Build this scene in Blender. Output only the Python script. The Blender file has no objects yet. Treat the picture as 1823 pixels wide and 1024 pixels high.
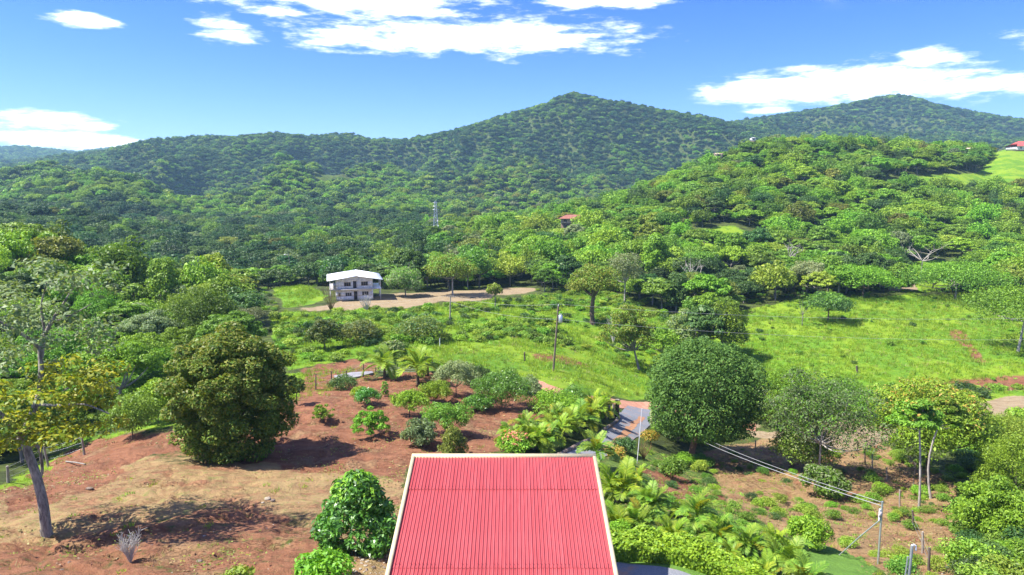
import bpy, math, random
import numpy as np
from mathutils import Vector, Matrix

scene = bpy.context.scene
COL = scene.collection

# ------------------------------------------------------------------ camera
CAM_Z = 26.0
PITCH = math.radians(8.0)
PW, PH, PF = 1823.0, 1024.0, 1214.0        # size and focal length of the photograph in pixels
cam_data = bpy.data.cameras.new('camera')
cam_data.sensor_fit = 'HORIZONTAL'
cam_data.sensor_width = 36.0
cam_data.lens = 36.0 * PF / PW
cam_data.clip_start = 0.5
cam_data.clip_end = 20000.0
cam = bpy.data.objects.new('camera', cam_data)
cam.location = (0, 0, CAM_Z)
cam.rotation_euler = (math.pi / 2 - PITCH, 0, 0)
COL.objects.link(cam)
scene.camera = cam

# ------------------------------------------------------------------ light
SUN_EL = math.radians(56.0)
SUN_AZ = math.radians(262.0)               # clockwise from +Y: the sun stands to the left, a little behind the camera
sdir = Vector((math.sin(SUN_AZ) * math.cos(SUN_EL), math.cos(SUN_AZ) * math.cos(SUN_EL), math.sin(SUN_EL)))
sun_data = bpy.data.lights.new('sun', 'SUN')
sun_data.energy = 5.0
sun_data.angle = math.radians(0.53)
sun_data.color = (1.0, 0.96, 0.88)
sun = bpy.data.objects.new('sun', sun_data)
sun.rotation_euler = (-sdir).to_track_quat('-Z', 'Y').to_euler()
sun.location = sdir * 300
COL.objects.link(sun)

scene.view_settings.view_transform = 'Standard'
scene.view_settings.look = 'None'
scene.view_settings.gamma = 1.0
scene.view_settings.exposure = 1.4
scene.view_settings.use_curve_mapping = False
cy = scene.cycles
cy.max_bounces = 6
cy.diffuse_bounces = 3
cy.glossy_bounces = 2
cy.transmission_bounces = 3
cy.volume_bounces = 0
cy.transparent_max_bounces = 4
cy.use_denoising = True
cy.volume_step_rate = 1.0

def N(nt, typ, **kw):
    n = nt.nodes.new(typ)
    for k, v in kw.items():
        if k.startswith('i_'):
            key = k[2:]
            n.inputs[int(key) if key.isdigit() else key].default_value = v
        else:
            setattr(n, k, v)
    return n

def math_node(nt, op, a, b=None, clamp=False):
    n = nt.nodes.new('ShaderNodeMath'); n.operation = op; n.use_clamp = clamp
    for i, v in enumerate((a, b)):
        if v is None: continue
        if isinstance(v, (int, float)): n.inputs[i].default_value = v
        else: nt.links.new(v, n.inputs[i])
    return n.outputs[0]

def maprange(nt, v, a, b, c=0.0, d=1.0, smooth=True):
    n = nt.nodes.new('ShaderNodeMapRange')
    n.interpolation_type = 'SMOOTHSTEP' if smooth else 'LINEAR'
    nt.links.new(v, n.inputs[0])
    for i, x in enumerate((a, b, c, d)): n.inputs[i + 1].default_value = x
    return n.outputs[0]

def mixcol(nt, f, a, b, typ='MIX'):
    n = nt.nodes.new('ShaderNodeMix'); n.data_type = 'RGBA'; n.blend_type = typ; n.clamp_factor = True
    for s, v in ((n.inputs[0], f), (n.inputs[6], a), (n.inputs[7], b)):
        if isinstance(v, (int, float)): s.default_value = v
        elif isinstance(v, tuple): s.default_value = v if len(v) == 4 else (*v, 1)
        else: nt.links.new(v, s)
    return n.outputs[2]

# pixel -> direction with unit forward depth (x/y, z/y)
CP, SP = math.cos(PITCH), math.sin(PITCH)
def pix_dir(px, py):
    X = (np.asarray(px, float) - PW / 2) / PF
    Y = -(np.asarray(py, float) - PH / 2) / PF
    fy = CP + Y * SP
    return X / fy, (-SP + Y * CP) / fy

# ------------------------------------------------------------------ sky: daylight with bands of cloud, the same all round
world = bpy.data.worlds.new('World')
scene.world = world
world.use_nodes = True
wt = world.node_tree
wt.nodes.clear()
sky = N(wt, 'ShaderNodeTexSky', sky_type='NISHITA')
sky.sun_disc = False
sky.sun_elevation = SUN_EL
sky.sun_rotation = SUN_AZ
sky.altitude = 100
sky.air_density = 1.0
sky.dust_density = 0.25
sky.ozone_density = 3.0
tc = N(wt, 'ShaderNodeTexCoord')
sep = N(wt, 'ShaderNodeSeparateXYZ')
wt.links.new(tc.outputs['Generated'], sep.inputs[0])
sx, sy, sz = sep.outputs
sky_hs = N(wt, 'ShaderNodeHueSaturation')
sky_hs.inputs['Hue'].default_value = 0.515
sky_hs.inputs['Saturation'].default_value = 1.2
sky_hs.inputs['Value'].default_value = 0.9
wt.links.new(mixcol(wt, 1.0, sky.outputs[0], (0.60, 0.70, 0.96), 'MULTIPLY'), sky_hs.inputs['Color'])
# cloud banks: direction (azimuth, elevation) centres and extents, ragged by noise
hor = math_node(wt, 'POWER', math_node(wt, 'ADD', math_node(wt, 'MULTIPLY', sx, sx), math_node(wt, 'MULTIPLY', sy, sy)), 0.5)
az = math_node(wt, 'ARCTAN2', sx, sy)
el = math_node(wt, 'DIVIDE', sz, math_node(wt, 'MAXIMUM', hor, 0.01))
comb = N(wt, 'ShaderNodeCombineXYZ')
wt.links.new(az, comb.inputs[0]); wt.links.new(el, comb.inputs[1])
def wnoise(sxx, syy, scale, detail, rough, off=0.0):
    mp = N(wt, 'ShaderNodeMapping'); mp.inputs['Scale'].default_value = (sxx, syy, 1); mp.inputs['Location'].default_value = (off, off * .7, off)
    wt.links.new(comb.outputs[0], mp.inputs[0])
    n = N(wt, 'ShaderNodeTexNoise'); n.inputs['Scale'].default_value = scale; n.inputs['Detail'].default_value = detail
    n.inputs['Roughness'].default_value = rough
    wt.links.new(mp.outputs[0], n.inputs['Vector'])
    return n.outputs['Fac']
n1 = wnoise(1.0, 2.6, 7.0, 8.0, 0.58, 3.1)
n2 = wnoise(1.0, 4.6, 20.0, 8.0, 0.66, 7.7)
nz = math_node(wt, 'ADD', math_node(wt, 'MULTIPLY', math_node(wt, 'SUBTRACT', n1, 0.5), 2.0),
               math_node(wt, 'MULTIPLY', math_node(wt, 'SUBTRACT', n2, 0.5), 2.1))
CLOUDS = [(800, 66, 330, 36), (640, 62, 120, 20), (960, 74, 120, 26), (640, -2, 260, 32), (490, 18, 60, 14), (1090, -6, 150, 20), (150, 36, 58, 11),
          (430, 66, 62, 16), (400, 44, 60, 9), (1420, 160, 200, 26), (1560, 142, 190, 36), (1640, 104, 62, 26), (1740, 152, 150, 17), (1860, 150, 120, 14),
          (1375, 196, 52, 8), (90, 212, 130, 14), (170, 224, 48, 12), (150, 250, 150, 14), (-120, 205, 160, 16),
          (2050, 60, 220, 40), (-280, 90, 180, 40), (2300, 160, 200, 30), (-420, 180, 200, 30)]
acc = None
for (cx, cy_, rx, ry) in CLOUDS:
    u, t = pix_dir(cx, cy_)
    a0 = math.atan(u); e0 = t / math.sqrt(1 + u * u)
    ra = rx / PF / (1 + u * u); re = ry / PF
    dx = math_node(wt, 'DIVIDE', math_node(wt, 'SUBTRACT', az, float(a0)), float(ra))
    dy = math_node(wt, 'DIVIDE', math_node(wt, 'SUBTRACT', el, float(e0)), float(re))
    r = math_node(wt, 'POWER', math_node(wt, 'ADD', math_node(wt, 'MULTIPLY', dx, dx), math_node(wt, 'MULTIPLY', dy, dy)), 0.5)
    f = math_node(wt, 'SUBTRACT', 1.0, r)
    acc = f if acc is None else math_node(wt, 'MAXIMUM', acc, f)
cl1 = maprange(wt, math_node(wt, 'ADD', math_node(wt, 'MAXIMUM', acc, -1.2), nz), -0.08, 1.0)
# the same kind of cloud over the rest of the sky
n3 = wnoise(1.0, 2.2, 3.2, 9.0, 0.58, 21.0)
away = math_node(wt, 'MAXIMUM', maprange(wt, el, 0.22, 0.34), maprange(wt, math_node(wt, 'ABSOLUTE', az), 0.95, 1.2))
cl2 = math_node(wt, 'MULTIPLY', maprange(wt, n3, 0.54, 0.66), away)
cloud = math_node(wt, 'MULTIPLY', math_node(wt, 'MAXIMUM', cl1, cl2), maprange(wt, el, 0.0, 0.05))
shade = mixcol(wt, maprange(wt, n2, 0.35, 0.65), (8.6, 8.9, 9.5), (10.4, 10.4, 10.4))
skycol = mixcol(wt, cloud, sky_hs.outputs[0], shade)
bg = N(wt, 'ShaderNodeBackground'); bg.inputs[1].default_value = 0.108
wt.links.new(skycol, bg.inputs[0])
wo = N(wt, 'ShaderNodeOutputWorld')
wt.links.new(bg.outputs[0], wo.inputs[0])

# ------------------------------------------------------------------ terrain
def hash2(ix, iy, seed):
    h = (ix * 374761393 + iy * 668265263 + seed * 974711) & 0xFFFFFFFF
    h = ((h ^ (h >> 13)) * 1274126177) & 0xFFFFFFFF
    return ((h ^ (h >> 16)) & 0xFFFF) / 65535.0
def vnoise(x, y, seed=0):
    x = np.asarray(x, float); y = np.asarray(y, float)
    ix = np.floor(x).astype(np.int64); iy = np.floor(y).astype(np.int64)
    fx = x - ix; fy = y - iy
    fx = fx * fx * (3 - 2 * fx); fy = fy * fy * (3 - 2 * fy)
    a = hash2(ix, iy, seed); b = hash2(ix + 1, iy, seed); c = hash2(ix, iy + 1, seed); d = hash2(ix + 1, iy + 1, seed)
    return (a * (1 - fx) + b * fx) * (1 - fy) + (c * (1 - fx) + d * fx) * fy - 0.5
def fbm(x, y, octv=4, seed=0, gain=0.5):
    s = 0; a = 1.0
    for i in range(octv):
        s = s + a * vnoise(x, y, seed + i * 17); x = x * 2.03 + 11.3; y = y * 2.03 - 5.1; a *= gain
    return s

CANOPY = 8.0
# near ground read along columns of the view: (distance, row of the photograph)
COLS = {
 -400: [(25, 1030), (33, 945), (40, 885), (46, 852), (56, 835), (70, 785), (90, 640), (110, 520), (130, 455), (150, 452), (175, 480)],
 0:    [(25, 1035), (33, 950), (40, 885), (46, 850), (56, 838), (70, 790), (90, 645), (110, 525), (130, 462), (150, 458), (175, 490)],
 250:  [(25, 1035), (28, 988), (35, 908), (42, 852), (50, 803), (58, 762), (65, 740), (80, 745), (100, 635), (120, 556), (150, 540), (175, 550)],
 500:  [(25, 1035), (28, 988), (35, 912), (42, 855), (50, 810), (60, 748), (70, 702), (80, 667), (90, 640), (120, 576), (145, 541), (165, 517), (180, 503)],
 750:  [(25, 1035), (28, 988), (35, 915), (42, 862), (50, 805), (60, 750), (70, 705), (80, 668), (90, 640), (105, 605), (120, 579), (140, 548), (160, 525), (180, 513)],
 1000: [(25, 1035), (28, 990), (35, 918), (42, 868), (50, 815), (60, 768), (70, 725), (80, 694), (95, 661), (105, 636), (120, 600), (140, 562), (160, 533), (180, 516)],
 1120: [(25, 1035), (28, 990), (35, 925), (42, 878), (50, 838), (60, 796), (70, 760), (80, 733), (90, 712), (100, 690), (112, 660), (125, 625), (140, 585), (160, 545), (180, 524)],
 1250: [(25, 1035), (28, 992), (35, 930), (42, 892), (50, 878), (60, 850), (70, 816), (80, 772), (90, 738), (100, 708), (108, 680), (120, 645), (140, 592), (160, 548), (180, 528)],
 1500: [(25, 1045), (30, 1008), (36, 980), (42, 947), (50, 905), (58, 862), (66, 822), (74, 790), (83, 752), (92, 728), (98, 700), (103, 682), (112, 650), (125, 612), (150, 552), (170, 524), (182, 512)],
 1823: [(25, 1070), (30, 1035), (36, 992), (46, 930), (56, 880), (66, 832), (76, 782), (84, 748), (92, 724), (98, 698), (102, 680), (112, 650), (125, 615), (145, 562), (165, 528), (182, 510)],
 2250: [(25, 1070), (30, 1035), (36, 992), (46, 930), (56, 880), (66, 832), (76, 782), (84, 748), (92, 724), (98, 698), (102, 680), (112, 650), (125, 615), (145, 562), (165, 528), (182, 510)],
}
# hills beyond, one row per distance: canopy line as (column, row); tuples with a third value give bare ground
ROWS = {
 200: [(-400, -440), (0, -450), (250, -505), (500, -485), (580, -480), (750, -470), (1000, -455), (1250, -440), (1500, -455), (1823, -462), (2250, -460)],
 260: [(-400, -420), (0, -445), (250, -475), (500, -455), (750, -440), (900, -425), (1000, -412), (1250, -378), (1500, -395), (1823, -395), (2250, -390)],
 330: [(-400, -350), (0, -400), (100, -410), (250, -440), (500, -430), (750, -405), (900, -385), (1000, -380), (1100, -360), (1250, -320), (1400, -300), (1500, -325), (1823, -345), (2250, -330)],
 400: [(-400, -330), (0, -358), (100, -362), (216, -386), (350, -415), (500, -415), (750, -402), (880, -400), (1000, -370), (1100, -343), (1200, -308), (1290, -267), (1400, -246), (1550, -262), (1700, -275), (1750, -290), (1785, 302), (1823, 303), (2250, 290)],
 450: [(-400, -340), (0, -375), (216, -400), (500, -400), (750, -395), (900, -395), (1000, -382), (1100, -350), (1250, -283), (1330, -250), (1400, -242), (1500, -244), (1600, -250), (1700, -256), (1735, -264), (1765, 271), (1823, 271), (2250, 258)],
 520: [(-400, -340), (0, -375), (216, -395), (500, -390), (900, -385), (1000, -375), (1100, -352), (1250, -310), (1400, -268), (1600, -260), (1700, -258), (1740, -262), (1775, 263), (1823, 260), (2250, 248)],
 650: [(-400, -310), (0, -345), (90, -312), (140, -298), (190, -291), (240, -305), (330, -360), (420, -368), (600, -352), (750, -350), (870, -365), (1000, -365), (1100, -350), (1250, -330), (1400, -300), (1823, -285), (2250, -270)],
 850: [(-400, -290), (0, -302), (150, -305), (300, -330), (400, -328), (480, -308), (560, -300), (640, -312), (720, -330), (800, -318), (870, -332), (940, -345), (1000, -330), (1100, -300), (1250, -300), (1500, -280), (1823, -272), (2250, -260)],
 1080: [(-400, -290), (0, -302), (150, -290), (270, -268), (450, -262), (600, -272), (750, -280), (870, -262), (1000, -238), (1120, -245), (1250, -268), (1400, -262), (1600, -255), (1823, -258), (2250, -250)],
 1300: [(-400, -300), (0, -302), (180, -275), (230, -256), (270, -246), (360, -238), (430, -241), (490, -232), (560, -241), (620, -243), (680, -249), (720, -248), (760, -238), (800, -230), (860, -212), (910, -193), (950, -185), (985, -168), (1018, -152), (1045, -163), (1100, -174), (1170, -188), (1250, -203), (1310, -222), (1400, -250), (1600, -248), (1823, -250), (2250, -250)],
 1520: [(-400, -290), (0, -290), (300, -260), (560, -244), (600, -236), (650, -237), (700, -248), (800, -245), (900, -220), (1020, -190), (1250, -218), (1310, -217), (1350, -212), (1420, -210), (1500, -202), (1600, -200), (1700, -220), (1823, -230), (2250, -240)],
 1800: [(-400, -290), (0, -290), (300, -270), (600, -260), (800, -270), (1000, -260), (1250, -228), (1310, -214), (1400, -200), (1450, -189), (1500, -181), (1545, -168), (1580, -162), (1610, -166), (1640, -180), (1700, -192), (1760, -205), (1823, -214), (2000, -225), (2250, -235)],
 2300: [(-400, -265), (0, -285), (200, -290), (600, -275), (1000, -280), (1500, -230), (1823, -240), (2250, -250)],
 3000: [(-400, -258), (0, -262), (50, -257), (90, -263), (150, -270), (200, -262), (300, -248), (390, -236), (450, -243), (700, -245), (740, -246), (1000, -260), (1823, -260), (2250, -260)],
 4200: [(-400, -330), (2250, -330)],
}
PXS = np.array(sorted(COLS)); 
NU, ND = 560, 640
U = np.linspace(-1.12, 1.12, NU)
LD0, LD1 = math.log(9.0), math.log(4200.0)
LD = np.linspace(LD0, LD1, ND)
D = np.exp(LD)
def t_of(px, py, d):
    _, t = pix_dir(px, abs(py))
    z = t * d
    if py < 0: z -= CANOPY * (1.0 if d < 1500 else 0.8)
    return float(z)
def u_of_px(px):                     # column on the horizon line
    return pix_dir(px, 400)[0]
cu = np.array([float(u_of_px(p)) for p in PXS])
rows_d = sorted(ROWS)
row_logs = np.log([9, 12, 18, 22] + [25, 28, 31, 35, 40, 45, 50, 55, 60, 65, 70, 76, 83, 90, 98, 104, 112, 120, 130, 142, 155, 168, 180])
nearz = []
for p in PXS:
    c = COLS[p]
    ds = np.log([q[0] for q in c]); zs = [t_of(p, q[1], q[0]) for q in c]
    zs0 = zs[0]
    ds = np.concatenate([[math.log(9), math.log(18)], ds]); zs = np.concatenate([[-14.6, -15.0], zs])
    nearz.append(np.interp(row_logs, ds, zs))
nearz = np.array(nearz)              # (cols, rows)
def smooth1(a, k, axis):
    ker = np.exp(-0.5 * (np.arange(-3 * k, 3 * k + 1) / k) ** 2); ker /= ker.sum()
    pad = [(0, 0)] * a.ndim; pad[axis] = (3 * k, 3 * k)
    ap = np.pad(a, pad, mode='edge')
    return np.apply_along_axis(lambda m: np.convolve(m, ker, 'valid'), axis, ap)
Zrows = [smooth1(np.interp(U, cu, nearz[:, j]), 9, 0) for j in range(len(row_logs))]
for d in rows_d:
    r = ROWS[d]
    uu = [float(u_of_px(q[0])) for q in r]; zz = [t_of(q[0], q[1], d) for q in r]
    Zrows.append(smooth1(np.interp(U, uu, zz), 2, 0))
Zrows = np.array(Zrows)
all_logs = np.concatenate([row_logs, np.log(rows_d)])
H = np.array([np.interp(LD, all_logs, Zrows[:, i]) for i in range(NU)]).T     # (ND, NU)
H = smooth1(H, 4, 0)
DD, UU = np.meshgrid(D, U, indexing='ij')
XX, YY = UU * DD, DD
rough = np.clip((DD - 25) / 60, 0.25, 1)
H += rough * 0.5 * fbm(XX / 9, YY / 9, 4, 5)
H += 0.22 * fbm(XX / 2.2, YY / 2.2, 3, 9) * np.clip(1.4 - DD / 120, 0.15, 1)
far = np.clip((DD - 560) / 450, 0, 1)
rid = np.abs(fbm(XX / 210 + 0.5 * fbm(XX / 260, YY / 260, 2, 3), YY / 430, 3, 31)) + .4 * np.abs(fbm(XX / 75, YY / 160, 3, 37))
near_crest = np.clip((np.abs(np.log(DD / 1315)) - .03) / .07, 0, 1) * np.clip((np.abs(np.log(DD / 1800)) - .03) / .07, 0, 1)
H -= far * near_crest * (rid * 150 - np.where(DD < 900, 26, 8)) * np.clip((2600 - DD) / 900, 0, 1)
H += CAM_Z
# flat pads under the buildings and on the lawn by the near house
def pad(px, py, d, r, z=None):
    u, t = pix_dir(px, py)
    x, y = float(u * d), float(d)
    zz = float(t * d) + CAM_Z if z is None else z
    w = np.clip(1.6 - np.hypot(XX - x, YY - y) / r, 0, 1); w = w * w * (3 - 2 * w)
    H[:] = H * (1 - w) + zz * w
    return Vector((x, y, zz))
WH = pad(628, 533, 152, 10)

def ground(x, y):
    x = np.asarray(x, float); y = np.maximum(np.asarray(y, float), 9.01)
    fi = np.clip((np.log(y) - LD0) / (LD1 - LD0) * (ND - 1), 0, ND - 1.001)
    fj = np.clip((x / y - U[0]) / (U[-1] - U[0]) * (NU - 1), 0, NU - 1.001)
    i = fi.astype(int); j = fj.astype(int); a = fi - i; b = fj - j
    return (H[i, j] * (1 - b) + H[i, j + 1] * b) * (1 - a) + (H[i + 1, j] * (1 - b) + H[i + 1, j + 1] * b) * a
_ray_d = np.exp(np.linspace(math.log(12), math.log(3500), 4000))
def GP(px, py, dmin=12.0):
    """Point of the ground seen at a pixel of the photograph."""
    u, t = pix_dir(px, py)
    dz = CAM_Z + t * _ray_d - ground(u * _ray_d, _ray_d)
    k = np.nonzero((dz < 0) & (_ray_d > dmin))[0]
    d = _ray_d[k[0]] if len(k) else 3000.0
    return Vector((float(u * d), float(d), float(ground(u * d, d))))
def AT(px, py, d):
    u, t = pix_dir(px, py)
    return Vector((float(u * d), float(d), float(CAM_Z + t * d)))
def proj(x, y, z):
    """Photograph pixel of world points, used only to look up which zone of the land a point is in."""
    z = z - CAM_Z
    f = y * CP - z * SP; v = y * SP + z * CP
    return PW / 2 + PF * x / f, PH / 2 - PF * v / f
# ------------------------------------------------------------------ materials
def new_mat(name):
    m = bpy.data.materials.new(name); m.use_nodes = True
    nt = m.node_tree; nt.nodes.clear()
    out = N(nt, 'ShaderNodeOutputMaterial')
    return m, nt, out

def simple_mat(name, c1, c2, scale=4.0, rough=0.7, bump=0.2, metal=0.0, stretch=(1, 1, 1), spec=0.3):
    m, nt, out = new_mat(name)
    tcn = N(nt, 'ShaderNodeTexCoord'); mp = N(nt, 'ShaderNodeMapping'); mp.inputs['Scale'].default_value = stretch
    nt.links.new(tcn.outputs['Object'], mp.inputs[0])
    n = N(nt, 'ShaderNodeTexNoise', i_Scale=scale, i_Detail=6.0, i_Roughness=0.65)
    nt.links.new(mp.outputs[0], n.inputs['Vector'])
    col = mixcol(nt, maprange(nt, n.outputs['Fac'], 0.3, 0.7), c1, c2)
    p = N(nt, 'ShaderNodeBsdfPrincipled', i_Roughness=rough, i_Metallic=metal)
    p.inputs['Specular IOR Level'].default_value = spec
    nt.links.new(col, p.inputs['Base Color'])
    if bump:
        b = N(nt, 'ShaderNodeBump', i_Strength=bump, i_Distance=0.05)
        nt.links.new(n.outputs['Fac'], b.inputs['Height']); nt.links.new(b.outputs[0], p.inputs['Normal'])
    nt.links.new(p.outputs[0], out.inputs[0])
    return m

def leaf_mat(name, cols, trans=0.3, rough=0.5, vary=0.35, spec=0.25, hue=0.03):
    """Leaf colour varies from leaf to leaf and from plant to plant."""
    m, nt, out = new_mat(name)
    g = N(nt, 'ShaderNodeNewGeometry'); oi = N(nt, 'ShaderNodeObjectInfo')
    ramp = N(nt, 'ShaderNodeValToRGB')
    els = ramp.color_ramp.elements
    while len(els) < len(cols): els.new(0.5)
    for i, c in enumerate(cols):
        els[i].position = i / max(1, len(cols) - 1); els[i].color = (*c, 1)
    nt.links.new(g.outputs['Random Per Island'], ramp.inputs[0])
    hs = N(nt, 'ShaderNodeHueSaturation')
    nt.links.new(ramp.outputs[0], hs.inputs['Color'])
    nt.links.new(maprange(nt, oi.outputs['Random'], 0, 1, 1.6 * (1 - vary), 1.6 * (1 + vary), False), hs.inputs['Value'])
    r2 = math_node(nt, 'FRACT', math_node(nt, 'MULTIPLY', oi.outputs['Random'], 7.31))
    nt.links.new(maprange(nt, r2, 0, 1, 0.5 - hue, 0.5 + hue * .35, False), hs.inputs['Hue'])
    p = N(nt, 'ShaderNodeBsdfPrincipled', i_Roughness=rough)
    p.inputs['Specular IOR Level'].default_value = spec
    nt.links.new(hs.outputs[0], p.inputs['Base Color'])
    t = N(nt, 'ShaderNodeBsdfTranslucent')
    tcol = mixcol(nt, 1.0, hs.outputs[0], (1.3, 1.25, 0.5), 'MULTIPLY')
    nt.links.new(tcol, t.inputs[0])
    mx = N(nt, 'ShaderNodeMixShader', i_0=trans)
    nt.links.new(p.outputs[0], mx.inputs[1]); nt.links.new(t.outputs[0], mx.inputs[2])
    nt.links.new(mx.outputs[0], out.inputs[0])
    return m

LEAF = {
 'bright': leaf_mat('leaf_bright_green', [(.05, .125, .01), (.092, .195, .013), (.145, .26, .02)], vary=.25),
 'yellow': leaf_mat('leaf_yellow_green', [(.075, .145, .014), (.12, .2, .02), (.175, .25, .03)], vary=.25),
 'mid':    leaf_mat('leaf_mid_green', [(.036, .095, .010), (.07, .145, .015), (.108, .195, .024)]),
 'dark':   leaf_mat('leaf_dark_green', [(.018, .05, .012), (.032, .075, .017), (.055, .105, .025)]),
 'shaded':   leaf_mat('leaf_cloud_shade_green', [(.012, .042, .013), (.022, .062, .018), (.04, .088, .024)]),  # green darkened to carry cloud shadow in the leaf colour
 'olive':  leaf_mat('leaf_olive', [(.055, .085, .013), (.095, .125, .018), (.15, .165, .025)]),
 'grey':   leaf_mat('leaf_grey_green', [(.07, .11, .04), (.11, .15, .06), (.16, .19, .09)]),
 'mango':  leaf_mat('leaf_round_tree', [(.022, .075, .015), (.038, .112, .02), (.072, .16, .03)], vary=.05, rough=.6, spec=.2),
 'tawny':  leaf_mat('leaf_tawny', [(.028, .07, .011), (.048, .105, .015), (.08, .14, .02), (.14, .155, .025)], vary=.05, rough=.65, spec=.15),
 'gold':   leaf_mat('leaf_gold', [(.06, .11, .012), (.12, .155, .014), (.175, .185, .016), (.25, .22, .018)], vary=.05, trans=.4),
 'big':    leaf_mat('leaf_big_glossy', [(.032, .105, .015), (.055, .15, .018), (.095, .21, .028)], vary=.08, rough=.35, spec=.45),
 'palm':   leaf_mat('leaf_palm', [(.075, .15, .012), (.125, .205, .015), (.18, .25, .022)], vary=.2, trans=.35),
 'palmg':  leaf_mat('leaf_palm_green', [(.055, .13, .015), (.1, .185, .02), (.15, .24, .028)], vary=.2, trans=.35),
 'hedge':  leaf_mat('leaf_hedge', [(.06, .155, .012), (.105, .225, .015), (.16, .285, .02)], vary=.08),
 'croton': leaf_mat('leaf_croton', [(.05, .1, .013), (.12, .15, .016), (.27, .2, .03), (.3, .2, .04)], vary=.1),
 'pink':   leaf_mat('flower_pink', [(.34, .09, .06), (.4, .15, .1), (.38, .2, .14)], vary=.05, hue=.005),
 'grass':  leaf_mat('leaf_grass', [(.075, .15, .008), (.11, .2, .010), (.16, .225, .013)], vary=.25, trans=.35, hue=.025),
 'straw':  leaf_mat('leaf_straw', [(.13, .12, .04), (.17, .155, .055), (.2, .185, .08)], vary=.2, trans=.25),
 'white':  leaf_mat('dead_twig_grey', [(.2, .185, .165), (.25, .235, .21), (.3, .28, .25)], vary=.1, trans=0.0, hue=.0),
 'rust':   leaf_mat('leaf_rust', [(.1, .065, .03), (.14, .09, .04), (.18, .13, .06)], vary=.1),
}
BARK = simple_mat('bark_grey', (.10, .085, .07), (.32, .29, .25), 9, .85, .9, stretch=(1, 1, .25))
BARKD = simple_mat('bark_brown', (.07, .05, .035), (.15, .11, .075), 6, .85, .5, stretch=(1, 1, .3))
BARKP = simple_mat('bark_pale', (.22, .19, .16), (.46, .42, .37), 8, .8, .4, stretch=(1, 1, .3))
BARKR = simple_mat('bark_reddish', (.22, .12, .07), (.34, .2, .12), 6, .85, .5, stretch=(1, 1, .3))

# ------------------------------------------------------------------ mesh helpers
class MB:
    """Collects polygons (any sizes) and builds one mesh object."""
    def __init__(s): s.v = []; s.f = []; s.n = 0; s.m = []
    def add(s, verts, faces, mat=0):
        verts = np.asarray(verts, float).reshape(-1, 3); faces = np.asarray(faces, np.int64)
        if len(faces) == 0: return s
        s.v.append(verts); s.f.append(faces + s.n); s.m.append(np.full(len(faces), mat)); s.n += len(verts)
        return s
    def merge(s, o, mat=0, M=None):
        for f, in zip(o.f): pass
        vs = np.concatenate(o.v)
        if M is not None: vs = vs @ np.array(M.to_3x3()).T + np.array(M.translation)
        for f, mm in zip(o.f, o.m): s.f.append(f + s.n); s.m.append(np.full(len(f), mat))
        s.v.append(vs); s.n += len(vs); return s
    def mesh(s, name, mats, smooth=False):
        me = bpy.data.meshes.new(name)
        v = np.concatenate(s.v) if s.v else np.zeros((0, 3))
        me.vertices.add(len(v)); me.vertices.foreach_set('co', v.ravel())
        if s.f:
            tot = np.concatenate([np.full(len(f), f.shape[1]) for f in s.f]); idx = np.concatenate([f.ravel() for f in s.f])
            me.loops.add(len(idx)); me.loops.foreach_set('vertex_index', idx.astype(np.int32))
            me.polygons.add(len(tot)); st = np.concatenate([[0], np.cumsum(tot)[:-1]])
            me.polygons.foreach_set('loop_start', st.astype(np.int32)); me.polygons.foreach_set('loop_total', tot.astype(np.int32))
            me.polygons.foreach_set('material_index', np.concatenate(s.m).astype(np.int32))
            if smooth: me.polygons.foreach_set('use_smooth', np.ones(len(tot), bool))
        for m in (mats if isinstance(mats, (list, tuple)) else [mats]): me.materials.append(m)
        me.update(calc_edges=True); me.validate()
        return me
    def obj(s, name, mats, parent=None, smooth=False):
        return link(name, s.mesh(name, mats, smooth), parent)

def link(name, data, parent=None, loc=None, rz=0.0):
    o = bpy.data.objects.new(name, data); COL.objects.link(o)
    if parent is not None: o.parent = parent
    if loc is not None: o.location = loc
    if rz: o.rotation_euler = (0, 0, rz)
    return o
def thing(name, label, cat, loc=(0, 0, 0), rz=0.0, group=None):
    o = link(name, None, None, loc, rz)
    o.empty_display_size = 0.2
    return tag(o, label, cat, group)
def tag(o, label=None, cat=None, group=None, kind=None):
    if label: o['label'] = label
    if cat: o['category'] = cat
    if group: o['group'] = group
    if kind: o['kind'] = kind
    return o

def tube(pts, rad, n=7, cap=True):
    pts = np.asarray(pts, float); rad = np.broadcast_to(np.asarray(rad, float), (len(pts),))
    d = np.gradient(pts, axis=0); d /= np.linalg.norm(d, axis=1)[:, None] + 1e-9
    ref = np.array([0.31, 0.95, 0.05]) if abs(d[:, 2]).mean() > .6 else np.array([0, 0, 1.0])
    a = np.cross(d, ref); a /= np.linalg.norm(a, axis=1)[:, None] + 1e-9
    b = np.cross(d, a)
    th = np.arange(n) * 2 * np.pi / n
    v = pts[:, None] + rad[:, None, None] * (np.cos(th)[None, :, None] * a[:, None] + np.sin(th)[None, :, None] * b[:, None])
    f = []
    for i in range(len(pts) - 1):
        for k in range(n): f.append([i * n + k, i * n + (k + 1) % n, (i + 1) * n + (k + 1) % n, (i + 1) * n + k])
    mb = MB(); mb.add(v.reshape(-1, 3), f)
    if cap:
        e = v[-1]; mb.add(np.vstack([e, pts[-1:]]), [[k, (k + 1) % n, n] for k in range(n)])
    return mb
def box(c, s, rz=0.0):
    c = np.asarray(c, float); s = np.asarray(s, float) / 2
    v = np.array([[x, y, z] for z in (-1, 1) for y in (-1, 1) for x in (-1, 1)], float) * s
    if rz: v = v @ np.array([[math.cos(rz), math.sin(rz), 0], [-math.sin(rz), math.cos(rz), 0], [0, 0, 1]])
    mb = MB(); mb.add(v + c, [[0, 2, 3, 1], [4, 5, 7, 6], [0, 1, 5, 4], [2, 6, 7, 3], [0, 4, 6, 2], [1, 3, 7, 5]]); return mb
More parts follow.
